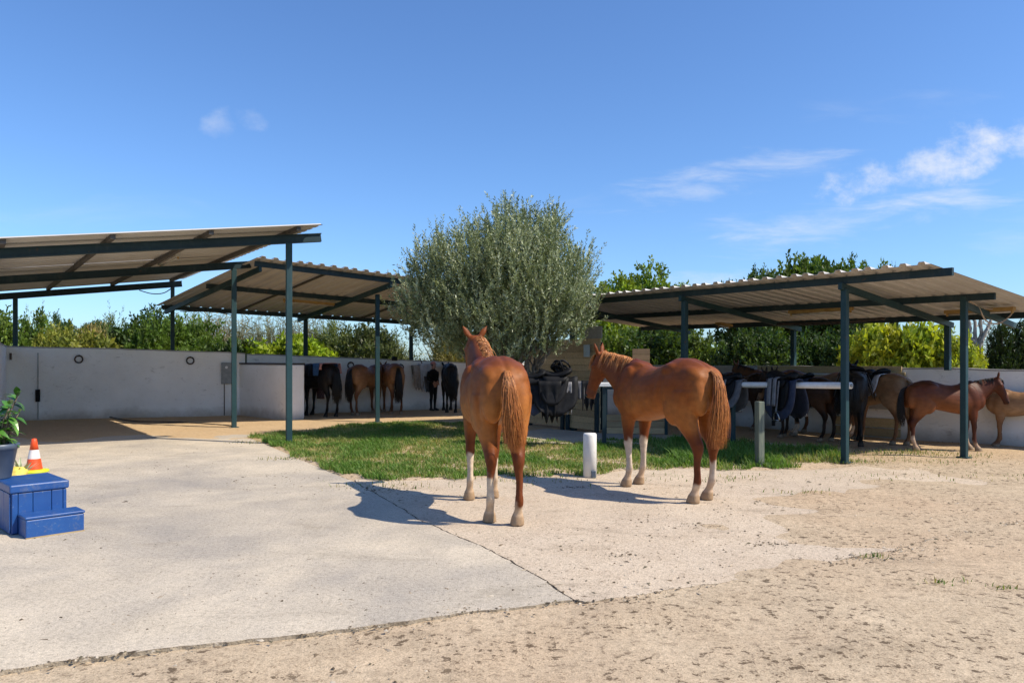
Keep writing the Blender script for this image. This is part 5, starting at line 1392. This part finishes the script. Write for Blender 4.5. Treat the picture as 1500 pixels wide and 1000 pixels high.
# ================================================================== PEOPLE
def make_person(label, loc, rz, h, skin, top, legs_c, shoes, hands_front=True, coat_long=False, hair_c=(0.02,0.015,0.01), cap=None):
    root = thing('person', label, 'person', loc, rz, None, h/1.70)
    mb = MB(); X_, Y_, Z_ = V(1,0,0), V(0,1,0), V(0,0,1)    # faces -Y
    mb.loft([sup_ring((0,0.0,z), X_, Y_, w, d, d, 18, 2.3) for z, w, d in ((0.80,.11,.09),(0.86,.165,.115),(0.95,.17,.12),(1.05,.145,.10),(1.15,.155,.105),(1.27,.18,.115),(1.37,.185,.105),(1.425,.15,.085),(1.46,.075,.06),(1.50,.054,.055),(1.55,.05,.055))])
    mb.loft([sup_ring((0,-0.012+dy,z), X_, Y_, w, d, d2, 16, 2.1) for z, w, d, d2, dy in ((1.485,.035,.04,.05,-0.03),(1.51,.055,.06,.07,-0.025),(1.55,.068,.08,.085,-0.01),(1.60,.075,.09,.095,0),(1.65,.076,.092,.09,0),(1.69,.062,.075,.075,0),(1.715,.03,.04,.04,0))])
    mb.ellipsoid((0,-0.112,1.585), (0.014,0.02,0.024), 8, 6)
    for sg in (1,-1):
        mb.ellipsoid((0.077*sg,0.0,1.59), (0.012,0.022,0.032), 8, 6)
        k = 0.03 if sg > 0 else -0.02
        mb.loft([sup_ring((0.092*sg + 0.02*sg*(0.86-z), y+k*(0.9-z), z), X_, Y_, w, d, d, 14, 2.1) for z, w, d, y in ((0.93,.085,.10,0),(0.84,.088,.10,0),(0.70,.074,.085,0),(0.55,.058,.066,-.01),(0.47,.056,.062,-.012),(0.38,.054,.062,.008),(0.25,.042,.048,.012),(0.12,.036,.042,.012),(0.06,.04,.05,.008))])
        mb.loft([sup_ring((0.092*sg+0.018*sg, y, z), X_, Z_, w, hh, hh, 12, 2.3) for y, z, w, hh in ((0.055,.045,.034,.042),(0.0,.05,.042,.048),(-0.09,.04,.046,.038),(-0.165,.028,.038,.026))])
        sh, elb = V(0.185*sg,0,1.385), V(0.235*sg,0.03,1.11)
        hand = V(0.055*sg,-0.20,0.99) if hands_front else V(0.235*sg,-0.05,0.86)
        mb.tube([sh, sh.lerp(elb,0.5)+V(0.012*sg,0,0), elb, elb.lerp(hand,0.45), hand], [0.062,0.052,0.043,0.042,0.030], 12)
        hd_ = (hand-elb).normalized(); mb.tube([hand, hand + hd_*0.05, hand + hd_*0.085], [0.030,0.036,0.030], 10)
    if coat_long:
        mb.loft([sup_ring((0,0.01,z), X_, Y_, w, d, d, 18, 2.2) for z, w, d in ((1.30,.19,.13),(1.05,.185,.14),(0.8,.20,.15),(0.55,.20,.15),(0.50,.17,.12))])
    me = remeshed(mb, 0.011, 3)
    # five fingers on each hand, joined into the same mesh
    bm = bmesh.new(); bm.from_mesh(me)
    fb = MB()
    for sg in (1,-1):
        elb = V(0.235*sg,0.03,1.11); hand = V(0.055*sg,-0.20,0.99) if hands_front else V(0.235*sg,-0.05,0.86)
        d = (hand-elb).normalized(); s = d.cross(V(0,0,1)).normalized(); u = s.cross(d)
        if not hands_front: s = V(0,1,0)
        for k, Lf in enumerate((0.066,0.076,0.072,0.056)):
            q = hand + d*0.075 + s*((k-1.5)*0.017); cur = -u if hands_front else V(-sg*1.0,0,0)
            fb.tube([q, q+d*Lf*0.5+cur*0.008, q+d*Lf*0.85+cur*0.03], [0.0088,0.0082,0.006], 7)
        q = hand + d*0.03 + s*(0.03 if sg > 0 else -0.03); sd_ = s if sg > 0 else -s
        fb.tube([q, q + d*0.03 + sd_*0.018, q + d*0.058 + sd_*0.020], [0.011,0.010,0.007], 7)
    fm = fb.mesh('fingers'); bm.from_mesh(fm); bm.to_mesh(me); bm.free()
    me.polygons.foreach_set('use_smooth', [True]*len(me.polygons))
    co = coords(me); x, y, z = co.T
    c = np.tile(np.array(top), (len(co),1))
    c[z < 0.90] = legs_c; c[z < 0.075] = shoes
    if coat_long: c[(z > 0.5) & (z < 0.95)] = top
    handp = (0.055,-0.20,0.99) if hands_front else (0.235,-0.05,0.86)
    for sg in (1,-1):
        elb = np.array((0.235*sg,0.03,1.11)); hp = np.array((handp[0]*sg, handp[1], handp[2])); d = (hp-elb)/np.linalg.norm(hp-elb)
        rel = co-hp; c[(rel@d > -0.02) & (np.linalg.norm(rel,axis=1) < 0.19) & (z < 1.12)] = skin
    c[z > 1.475] = skin
    c[(z > 1.531) & (z < 1.543) & (y < -0.085) & (np.abs(x) < 0.024)] = (0.30,0.10,0.09)
    paint(me, c); link('body', me, M['cloth'], root)
    for sg in (1,-1): MB().ellipsoid((0.030*sg,-0.089,1.612), (0.012,0.008,0.008), 8, 6).build('eye', M['eye'], root, True)
    hb = MB(); hb.loft([sup_ring((0,0.012+dy,z), X_, Y_, w, df, db, 16, 2.1) for z, w, df, db, dy in ((1.53,.06,.0,.085,0.01),(1.58,.082,.02,.105,0),(1.63,.087,.06,.108,0),(1.68,.080,.092,.10,0),(1.715,.055,.07,.07,0),(1.735,.02,.02,.02,0))])
    hob = hb.build('hair', simple('hair_dark', hair_c, tuple(v*1.5 for v in hair_c), 0.6, 40, 3, bstr=0.2), root, True)
    if cap:
        cb = MB(); cb.loft([sup_ring((0,0.004,z), X_, Y_, w, d, d, 18, 2.1) for z, w, d in ((1.645,.092,.112),(1.68,.09,.108),(1.72,.068,.08),(1.745,.02,.025))])
        cb.loft([sup_ring((0,y,1.652-0.004*k), X_, Z_, w, .005, .005, 12, 2.2) for k, (y, w) in enumerate(((-0.085,.075),(-0.13,.072),(-0.165,.045)))])
        cb.build('cap', simple('cap_cloth', cap, tuple(v*0.8 for v in cap), 0.8, 20, 3, bstr=0.1), root, True)
    return root
pp1 = wall_pt(*W3, 626, 0) + nw*0.42
make_person('person in black clothes and pink cap with hands together beside the hung pads', (pp1.x,pp1.y,0), rzw+R(18), 1.38, M['skin'], (0.008,0.008,0.009), (0.010,0.010,0.012), (0.03,0.025,0.022), True, False, cap=(0.52,0.22,0.19))

# ================================================================== TREES, SHRUBS, REEDS
def sprays(lobes, n_twig, per, tl, ll, lw, outw=0.6, up=0.5, rnd=0.5, shell=0.55, angle=0.8, droop=0.0, colors=((0.06,0.10,0.025),(0.12,0.17,0.05)), fold=0.25, tipc=None, seed=0, clumpy=0.0):
    """leafy twigs through the volume of the lobes (cx, cy, cz, rx, ry, rz); returns verts, quads, colours"""
    g = np.random.default_rng(seed)
    lobes = np.array(lobes, float); wts = (lobes[:,3]*lobes[:,4]*lobes[:,5])**0.72; wts /= wts.sum()
    li = g.choice(len(lobes), n_twig, p=wts); Lb = lobes[li]
    d = norm(g.normal(size=(n_twig,3))); r = shell + (1-shell)*g.random(n_twig)**0.7; inner = g.random(n_twig) < 0.22
    r = np.where(inner, g.random(n_twig)**0.5*shell, r)
    if clumpy:
        ph = Lb[:,0]*3+Lb[:,2]
        bumpv = np.sin(d[:,0]*5.1+ph)+np.sin(d[:,1]*4.7+ph*2)+np.sin(d[:,2]*5.7-ph)
        r = r*(1 + clumpy*bumpv/3)
    p0 = Lb[:,:3] + d*Lb[:,3:]*r[:,None]
    dirv = norm(d*np.array([1,1,0.8])*outw + np.array([0,0,up]) + norm(g.normal(size=(n_twig,3)))*rnd)
    L = tl*g.uniform(0.5,1.3,n_twig)
    sidev = norm(np.cross(dirv, g.normal(size=(n_twig,3))))
    t = (np.arange(per)+0.5)/per
    pos = p0[:,None] + dirv[:,None]*(t[None,:,None]*L[:,None,None]) + np.array([0,0,-1.0])*(droop*(t**2)[None,:,None]*L[:,None,None])
    roll = g.uniform(0,6.28,(n_twig,1)) + np.arange(per)[None]*2.4
    b2 = np.cross(dirv, sidev)
    rad = sidev[:,None]*np.cos(roll)[...,None] + b2[:,None]*np.sin(roll)[...,None]
    an = angle*g.uniform(0.6,1.4,(n_twig,per))[...,None]
    ld = norm(dirv[:,None]*np.cos(an) + rad*np.sin(an) + 0.25*g.normal(size=(n_twig,per,3)))
    ln = norm(np.cross(ld, g.normal(size=(n_twig,per,3))))
    s_ = g.uniform(0.6,1.3,(n_twig,per))[...,None]; l_ = ll*s_; w_ = lw*s_
    a = pos; c = pos + ld*l_; m = pos + ld*l_*0.5
    nn = np.cross(ld, ln)
    b_l = m + ln*w_*0.5 + nn*w_*fold; b_r = m - ln*w_*0.5 + nn*w_*fold
    V_ = np.stack([a, b_l, c, b_r], 2).reshape(-1,3)
    N = n_twig*per; Fq = np.arange(N*4).reshape(N,4)
    cl = np.array(colors, float); k = g.random((n_twig,1,1))*0.7 + g.random((n_twig,per,1))*0.3
    k = np.clip(k, 0, 1); idx = k*(len(cl)-1); i0 = np.minimum(idx.astype(int), len(cl)-2); fr = idx-i0
    col = cl[i0[...,0]]*(1-fr) + cl[i0[...,0]+1]*fr
    col = col*g.uniform(0.8,1.2,(n_twig,per,1))
    C = np.repeat(col.reshape(N,3), 4, 0); C = np.concatenate([C, np.ones((len(C),1))], 1)
    return V_, Fq, C
def limb(b, p, q, r0, r1, seed, n=6, wob=0.06):
    r = random.Random(seed); p, q = Vector(p), Vector(q); L = (q-p).length
    pts = [p.lerp(q, i/n) + (V(r.uniform(-1,1), r.uniform(-1,1), r.uniform(-0.3,0.3))*wob*L*(0.5 if i in (0,n) else 1) if 0 < i else V(0,0,0)) for i in range(n+1)]
    b.tube(pts, [r0 + (r1-r0)*(i/n)**0.8 for i in range(n+1)], 8); return pts

# --- the olive tree
OX, OY = 0.06, 13.55
ol = thing('olive_tree', 'big grey green bushy olive tree in the middle behind the chestnut horse', 'tree', (OX, OY, 0))
def pl(px, py, rpx, rpy, dy, ry):
    py = py + 16*(py < 400) + 8*(400 <= py < 445); q = P(px, py, OY); return (q.x-OX, dy, q.z, rpx/F*OY, ry, rpy/F*OY)
OLB = [pl(640,440,50,76,0.1,0.9), pl(612,455,32,52,0,0.6), pl(648,385,30,38,-0.1,0.5), pl(690,405,55,70,-0.3,1.1), pl(742,384,54,60,0.0,1.2), pl(796,346,26,44,0.1,0.6), pl(724,338,24,36,0.2,0.5), pl(762,322,22,30,0.0,0.5), pl(808,322,14,30,0.0,0.35), pl(735,312,15,28,0.1,0.35), pl(616,382,13,40,0,0.3), pl(646,362,14,40,0.1,0.3), pl(852,384,14,40,0,0.3), pl(690,352,15,34,-0.1,0.3), pl(772,400,66,76,-0.3,1.2),
       pl(828,412,38,54,0.1,0.9), pl(846,440,28,50,0,0.7), pl(800,455,60,46,-0.2,1.1), pl(715,470,74,44,-0.2,1.2), pl(660,490,50,32,0.0,0.9), pl(770,478,60,32,0,1.0), pl(690,515,44,22,0.2,0.7), pl(770,508,46,22,0.0,0.8), pl(825,488,40,28,0.0,0.7), pl(745,522,36,16,-0.3,0.5), pl(805,512,24,14,-0.1,0.4), pl(760,420,90,80,0.9,0.8)]
OLC = ((0.07,0.09,0.04),(0.13,0.16,0.07),(0.21,0.245,0.12),(0.33,0.365,0.22),(0.48,0.50,0.37))
v1, f1_, c1 = sprays(OLB, 5600, 26, 0.41, 0.062, 0.019, 0.42, 0.85, 0.42, 0.40, 0.62, 0.0, OLC, 0.15, seed=11, clumpy=0.10)
link('crown', arr_mesh('crown', v1, f1_, c1), M['olive_leaf'], ol)
b = MB(); fork = V(0.02,0,0.55)
limb(b, (0,0,-0.05), fork, 0.16, 0.12, 1, 5, 0.05)
for k, (lx, ly, lz, rx, ry, rz_) in enumerate(OLB):
    e = V(lx*0.85, ly*0.7, lz - rz_*0.2)
    pts = limb(b, fork + V(0.02*math.sin(k), 0.02*math.cos(k), -0.03*(k % 4)), e, 0.055, 0.014, 20+k, 7, 0.05)
    for j in range(4):
        q = pts[3+j % 4]; e2 = q + V(random.uniform(-0.5,0.5), random.uniform(-0.4,0.4), random.uniform(0.2,0.75)); limb(b, q, e2, 0.018, 0.005, 90+k*5+j, 4, 0.05)
b.build('trunk', M['bark'], ol, True)

# --- shared crowns for the greenery beyond the walls (about 1 m radius, 2 m tall)
def crown_mesh(name, kind, seed):
    g = random.Random(seed)
    if kind == 'shrub':
        lob = [(0,0,0.75,0.75,0.75,0.75)] + [(g.uniform(-.65,.65), g.uniform(-.6,.6), g.uniform(0.4,1.55), g.uniform(.3,.52), g.uniform(.3,.5), g.uniform(.28,.5)) for _ in range(9)]
        v = sprays(lob, 1000, 13, 0.34, 0.115, 0.055, 0.8, 0.5, 0.6, 0.6, 0.9, 0.05, ((0.35,)*3,(0.7,)*3,(1.0,)*3,(1.35,)*3), 0.3, seed=seed, clumpy=0.15)
    elif kind == 'tree':
        lob = [(0,0,1.0,0.7,0.7,0.75)] + [(g.uniform(-.6,.6), g.uniform(-.6,.6), g.uniform(0.55,1.75), g.uniform(.22,.42), g.uniform(.22,.42), g.uniform(.2,.36)) for _ in range(15)]
        v = sprays(lob, 1700, 12, 0.22, 0.085, 0.047, 0.8, 0.35, 0.6, 0.6, 0.9, 0.1, ((0.35,)*3,(0.7,)*3,(1.0,)*3,(1.35,)*3), 0.3, seed=seed, clumpy=0.15)
    elif kind == 'wispy':
        lob = [(g.uniform(-.5,.5), g.uniform(-.5,.5), g.uniform(0.3,1.5), g.uniform(.25,.42), g.uniform(.25,.42), g.uniform(.3,.55)) for _ in range(8)]
        v = sprays(lob, 900, 16, 0.45, 0.085, 0.024, 0.5, 0.8, 0.5, 0.3, 0.5, 0.0, ((0.5,)*3,(0.8,)*3,(1.1,)*3,(1.4,)*3), 0.2, seed=seed, clumpy=0.1)
    elif kind == 'cypress':
        lob = [(0,0,0.25+0.25*i,0.42*(1-0.10*i)+0.04,0.42*(1-0.10*i)+0.04,0.30) for i in range(8)]
        v = sprays(lob, 1600, 16, 0.22, 0.06, 0.020, 0.35, 1.0, 0.3, 0.6, 0.45, 0.0, ((0.5,)*3,(0.8,)*3,(1.1,)*3,(1.3,)*3), 0.2, seed=seed, clumpy=0.1)
    elif kind == 'broad':
        lob = [(0,0,0.8,0.7,0.7,0.7)] + [(g.uniform(-.7,.7), g.uniform(-.6,.6), g.uniform(0.35,1.6), g.uniform(.26,.46), g.uniform(.26,.46), g.uniform(.2,.38)) for _ in range(10)]
        v = sprays(lob, 800, 11, 0.36, 0.17, 0.078, 0.9, 0.15, 0.5, 0.55, 1.0, 0.3, ((0.4,)*3,(0.75,)*3,(1.0,)*3,(1.3,)*3), 0.3, seed=seed, clumpy=0.15)
    vv = v[0]; vv[:,2] *= (1.88 if kind == 'tree' else 1.82)/np.percentile(vv[:,2], 99.3); vv[:,:2] *= 1.0/np.percentile(np.abs(vv[:,0]), 96)
    me = arr_mesh(name, vv, v[1], v[2]); me.materials.append(M['leaf']); return me
CROWN = {k: [crown_mesh('crown', k, 100*i + s) for s in range(n)] for i, (k, n) in enumerate((('shrub',3),('tree',3),('wispy',2),('cypress',2),('broad',2)))}
LEAFM = {}
def tinted(col):
    key = tuple(round(c,3) for c in col)
    if key not in LEAFM:
        m, nt, bs = new_mat('foliage')
        a = nd(nt, 'ShaderNodeAttribute'); a.attribute_name = 'tone'
        n_ = tex(nt, 'noise', 1.6, 3, 0.5)
        k = mix(nt, 1.0, a.outputs['Color'], key, 'MULTIPLY')
        k = mix(nt, ramp(nt, n_, [(0.42,0.0),(0.62,0.45)]), k, mix(nt, 1.0, k, (1.5,1.12,0.55), 'MULTIPLY'))
        nt.links.new(k, bs.inputs['Base Color']); bs.inputs['Roughness'].default_value = 0.5; bs.inputs['Specular IOR Level'].default_value = 0.35
        tr = nd(nt, 'ShaderNodeBsdfTranslucent'); nt.links.new(mix(nt, 1.0, k, (1.6,1.6,0.6), 'MULTIPLY'), tr.inputs[0])
        ms = nd(nt, 'ShaderNodeMixShader'); ms.inputs[0].default_value = 0.32; out = nt.nodes['Material Output']
        nt.links.new(bs.outputs[0], ms.inputs[1]); nt.links.new(tr.outputs[0], ms.inputs[2]); nt.links.new(ms.outputs[0], out.inputs[0])
        LEAFM[key] = m
    return LEAFM[key]
TRUNKM = {}
def trunk_mesh(v):
    if v not in TRUNKM:
        b = MB(); r = random.Random(50+v); limb(b, (0,0,0), (r.uniform(-.05,.05),0,0.8), 0.07, 0.05, v, 5, 0.03)
        for k in range(6): limb(b, (0,0,0.35+0.08*k), (0.6*math.cos(k*1.1+v), 0.6*math.sin(k*1.1+v), 1.0+0.12*k), 0.035, 0.01, 60+k+10*v, 5, 0.05)
        TRUNKM[v] = b.mesh('trunk'); TRUNKM[v].materials.append(M['bark'])
        TRUNKM[v].polygons.foreach_set('use_smooth', [True]*len(TRUNKM[v].polygons))
    return TRUNKM[v]
cnt = [0]
def plant(name, label, cat, px, ytop, wpx, Y, kind, col, group, z0=0.0, lift=0.0):
    """crown top at row ytop, half width wpx/2, standing at depth Y"""
    q = P(px, ytop, Y); H = q.z - z0; rad = wpx/2/F*Y; cnt[0] += 1; v = cnt[0]
    root = thing(name, label, cat, (q.x, Y, z0), (v*2.3) % 6.28, group)
    ms = CROWN[kind]; o = bpy.data.objects.new('crown', ms[v % len(ms)]); COL.objects.link(o); o.parent = root
    o.material_slots[0].link = 'OBJECT'; o.material_slots[0].material = tinted(col)
    top = 2.0; o.location.z = lift*H; o.scale = (rad*1.1, rad*1.1, H*(1-lift)/top)
    t = bpy.data.objects.new('trunk', trunk_mesh(v % 3)); COL.objects.link(t); t.parent = root; t.scale = (min(rad,1.2), min(rad,1.2), H/2.0)
    return root
GL = 'shrubs beyond the left wall'; GR = 'trees beyond the right wall'
green, dgreen, ygreen, lime, olive, dry = (0.095,0.165,0.025), (0.045,0.088,0.020), (0.22,0.25,0.045), (0.25,0.36,0.025), (0.14,0.18,0.06), (0.33,0.28,0.12)
PL = [(-14,446,70,20.6,'shrub',green,'green bush at the far left behind the side wall'),
      (26,452,56,21.5,'shrub',green,'green bush right of the rear left teal post'),
      (58,452,60,23.0,'wispy',ygreen,'feathery yellow green shrub beyond the wall left of centre wall'),
      (90,474,66,21.0,'shrub',ygreen,'low yellow green bush above the left tie ring'),
      (120,484,70,20.6,'broad',(0.19,0.22,0.04),'yellowing leafy bush just behind the long left wall'),
      (148,470,44,22.0,'wispy',dry,'dry tan shrub between yellow and dark bushes on the left'),
      (168,456,54,23.5,'wispy',olive,'grey green thin bush left of the dark bush'),
      (203,445,74,22.2,'shrub',dgreen,'dark green dense bush with highest top on the left'),
      (232,462,60,21.2,'shrub',green,'green bush left of the rear teal post'),
      (272,458,70,22.0,'shrub',green,'green bush right of the rear teal post of the tall roof'),
      (300,484,70,21.0,'shrub',green,'low green bush above the meter box wall'),
      (335,492,54,20.9,'broad',dgreen,'low dark broad leaved bush behind the meter box'),
      (408,490,84,21.8,'broad',lime,'bright lime green bush behind the white partition, left one'),
      (455,486,84,22.4,'broad',lime,'bright lime green bush behind the white partition, right one'),
      (500,466,80,24.0,'wispy',olive,'olive green wispy tree left of the middle front post'),
      (535,470,80,23.6,'shrub',(0.075,0.10,0.035),'dull green bush directly behind the light brown ponies'),
      (585,474,70,24.2,'wispy',(0.13,0.16,0.075),'pale grey green wispy tree right of the middle front post'),
      (640,482,70,24.6,'wispy',(0.19,0.18,0.07),'yellowish thin shrub behind the olive tree branches'),
      (705,485,80,25.5,'shrub',green,'green bush mostly hidden behind the olive tree')]
for px, yt, w, Y, k, c, lab in PL: plant('shrub', lab, 'shrub', px, yt, w, Y, k, c, GL)
plant('tree', 'small dark distant tree top above the yellow bush on the left', 'tree', 95, 462, 34, 60, 'tree', dgreen, 'distant trees on the left')
plant('tree', 'small dark distant tree top left of the dark green bush', 'tree', 137, 468, 40, 62, 'tree', dgreen, 'distant trees on the left')
def reeds(label, px, ytop, wpx, Y, col, seed):
    q = P(px, ytop, Y); H = q.z; g = np.random.default_rng(seed); n = 260; S = 5
    root = thing('reed_clump', label, 'reeds', (q.x, Y, 0), 0, 'reeds beyond the left wall')
    base = np.stack([g.normal(size=n)*wpx/2/F*Y*0.6, g.normal(size=n)*0.3, np.zeros(n)], -1); h = H*g.uniform(0.55,1.02,n); ln = g.normal(size=(n,2))*0.22
    paths = np.zeros((n,S,3))
    for s in range(S):
        t = s/(S-1); paths[:,s] = base + np.stack([ln[:,0]*t*t*H*0.5, ln[:,1]*t*t*H*0.5, h*t], -1)
    c = np.array(col)*g.uniform(0.6,1.4,(n,1)); strands('stalks', None, paths, np.full(n, 0.010), c, M['grass'], root)
    nb = 1500; k = g.integers(0, n, nb); t = g.uniform(0.35,1.0,nb); p = base[k] + np.stack([ln[k,0]*t*t*H*0.5, ln[k,1]*t*t*H*0.5, h[k]*t], -1)
    d = norm(np.stack([g.normal(size=nb), g.normal(size=nb), 0.9+0.4*g.random(nb)], -1)); L = g.uniform(0.12,0.4,nb)[:,None]; sd_ = norm(np.cross(d, g.normal(size=(nb,3))))*0.010
    V_ = np.stack([p-sd_, p+sd_, p+d*L*0.6+sd_*0.7-np.array([0,0,0.02]), p+d*L-np.array([0,0,0.06])], 1).reshape(-1,3)
    C_ = np.repeat(np.array(col)*g.uniform(0.6,1.5,(nb,1)), 4, 0); C_ = np.concatenate([C_, np.ones((len(C_),1))], 1)
    link('leaves', arr_mesh('leaves', V_, np.arange(nb*4).reshape(nb,4), C_), M['grass'], root)
for i, (px, yt, w, c, lab) in enumerate(((318,452,60,(0.26,0.22,0.12),'tall dry tan reeds between two teal posts'), (352,462,50,(0.22,0.20,0.11),'tall dry reeds beside the second teal post'), (393,456,60,(0.20,0.21,0.11),'greenish tall reeds behind the lime bushes, left clump'),
        (436,458,50,(0.24,0.21,0.12),'pale tall reeds behind the lime bushes, right clump'), (285,448,40,(0.17,0.19,0.09),'thin tall green reeds right of the rear teal post'), (470,462,40,(0.20,0.20,0.11),'thin pale reeds left of the olive green wispy tree'))):
    reeds(lab, px, yt, w, 23.6+0.2*i, c, 300+i)
PR = [(893,404,84,25.0,'tree',(0.19,0.28,0.028),'yellow green tree rising above the roof next to the olive tree',0.15),
      (932,393,84,26.5,'tree',(0.15,0.235,0.028),'yellow green tree with the highest top above the far end of the right roof',0.15),
      (975,412,70,25.5,'tree',(0.18,0.265,0.03),'yellow green tree rising above the right roof, nearest the gap',0.15),
      (905,476,90,22.5,'shrub',green,'dark green bush behind the plank partition',0.0),
      (955,470,90,22.0,'shrub',(0.05,0.095,0.018),'dense green bush above the chestnut horse',0.0),
      (1008,478,76,21.8,'shrub',(0.10,0.16,0.03),'light green bush right of the far teal post',0.0),
      (1098,392,74,24.5,'tree',(0.06,0.11,0.024),'dark tree left of the tree group over the right roof',0.05),
      (1150,388,80,26.0,'tree',(0.075,0.135,0.026),'dark green tree second from left over the right roof',0.05),
      (1196,370,86,25.0,'tree',(0.085,0.15,0.026),'tall green tree with the highest top over the right roof',0.05),
      (1245,376,76,24.0,'tree',(0.085,0.15,0.026),'green round topped tree at the right end of the tree group',0.05),
      (1085,470,70,20.5,'shrub',dgreen,'dark bush behind the wall left of the rear teal post',0.0),
      (1128,486,80,19.8,'shrub',(0.045,0.085,0.018),'mid green bush behind the wall over the saddle on the rail',0.0),
      (1190,480,80,20.0,'shrub',dgreen,'dark bush behind the wall above the tan pony',0.0),
      (1240,474,60,19.0,'shrub',dgreen,'dark bush right behind the front teal post of the right shelter',0.0),
      (1285,470,76,17.0,'broad',(0.32,0.38,0.03),'bright yellow green bush left of the bay pony',0.0),
      (1330,466,84,16.6,'broad',(0.30,0.38,0.03),'bright yellow green bush directly above the bay pony',0.0),
      (1375,476,74,16.2,'broad',(0.28,0.37,0.03),'bright yellow green bush by the rear teal post of the right shelter',0.0),
      (1412,486,60,15.8,'broad',(0.30,0.37,0.035),'bright yellow green bush beside the bare grey trunk',0.0)]
for px, yt, w, Y, k, c, lab, lf in PR:
    plant('tree' if k == 'tree' else 'shrub', lab, 'tree' if k == 'tree' else 'shrub', px, yt, w, Y, k, c, GR if k == 'tree' else 'shrubs beyond the right wall', 0.0, lf)
for px, yt, w, lab in ((1466,462,50,'dark conifer left of the two conifers at the right edge'),(1500,460,56,'dark conifer cut by the right edge of the view'),(1309,383,12,'thin spire of a distant conifer above the right roof')):
    plant('conifer', lab, 'tree', px, yt, w, 60 if px == 1309 else 16.5, 'cypress', (0.028,0.052,0.018), 'conifers on the right')
bt = thing('bare_tree', 'bare grey tree trunk with thin branches at the right between bush and conifer', 'tree', P(1432,530,16.0).xy.to_3d())
b = MB(); m_b = simple('grey_bark', (0.20,0.18,0.16), (0.33,0.31,0.28), 0.9, 8, 6, bstr=0.5)
t_ = limb(b, (0,0,0), (0.02,0,1.6), 0.12, 0.10, 5, 5, 0.02); b.build('trunk', m_b, bt, True)
b = MB()
for k, e in enumerate(((-0.25,0.1,2.7),(0.10,0,2.75),(0.28,-0.1,2.6),(-0.02,0.2,2.8),(0.2,0.2,2.4))):
    pts = limb(b, (0.02,0,1.5), e, 0.055, 0.02, 70+k, 5, 0.05)
    for j in range(5): limb(b, pts[2+j % 3], pts[2+j % 3] + V(random.uniform(-.35,.35), random.uniform(-.2,.2), random.uniform(-.5,.4)), 0.012, 0.004, 80+k*5+j, 4, 0.08)
b.build('branches', m_b, bt, True)
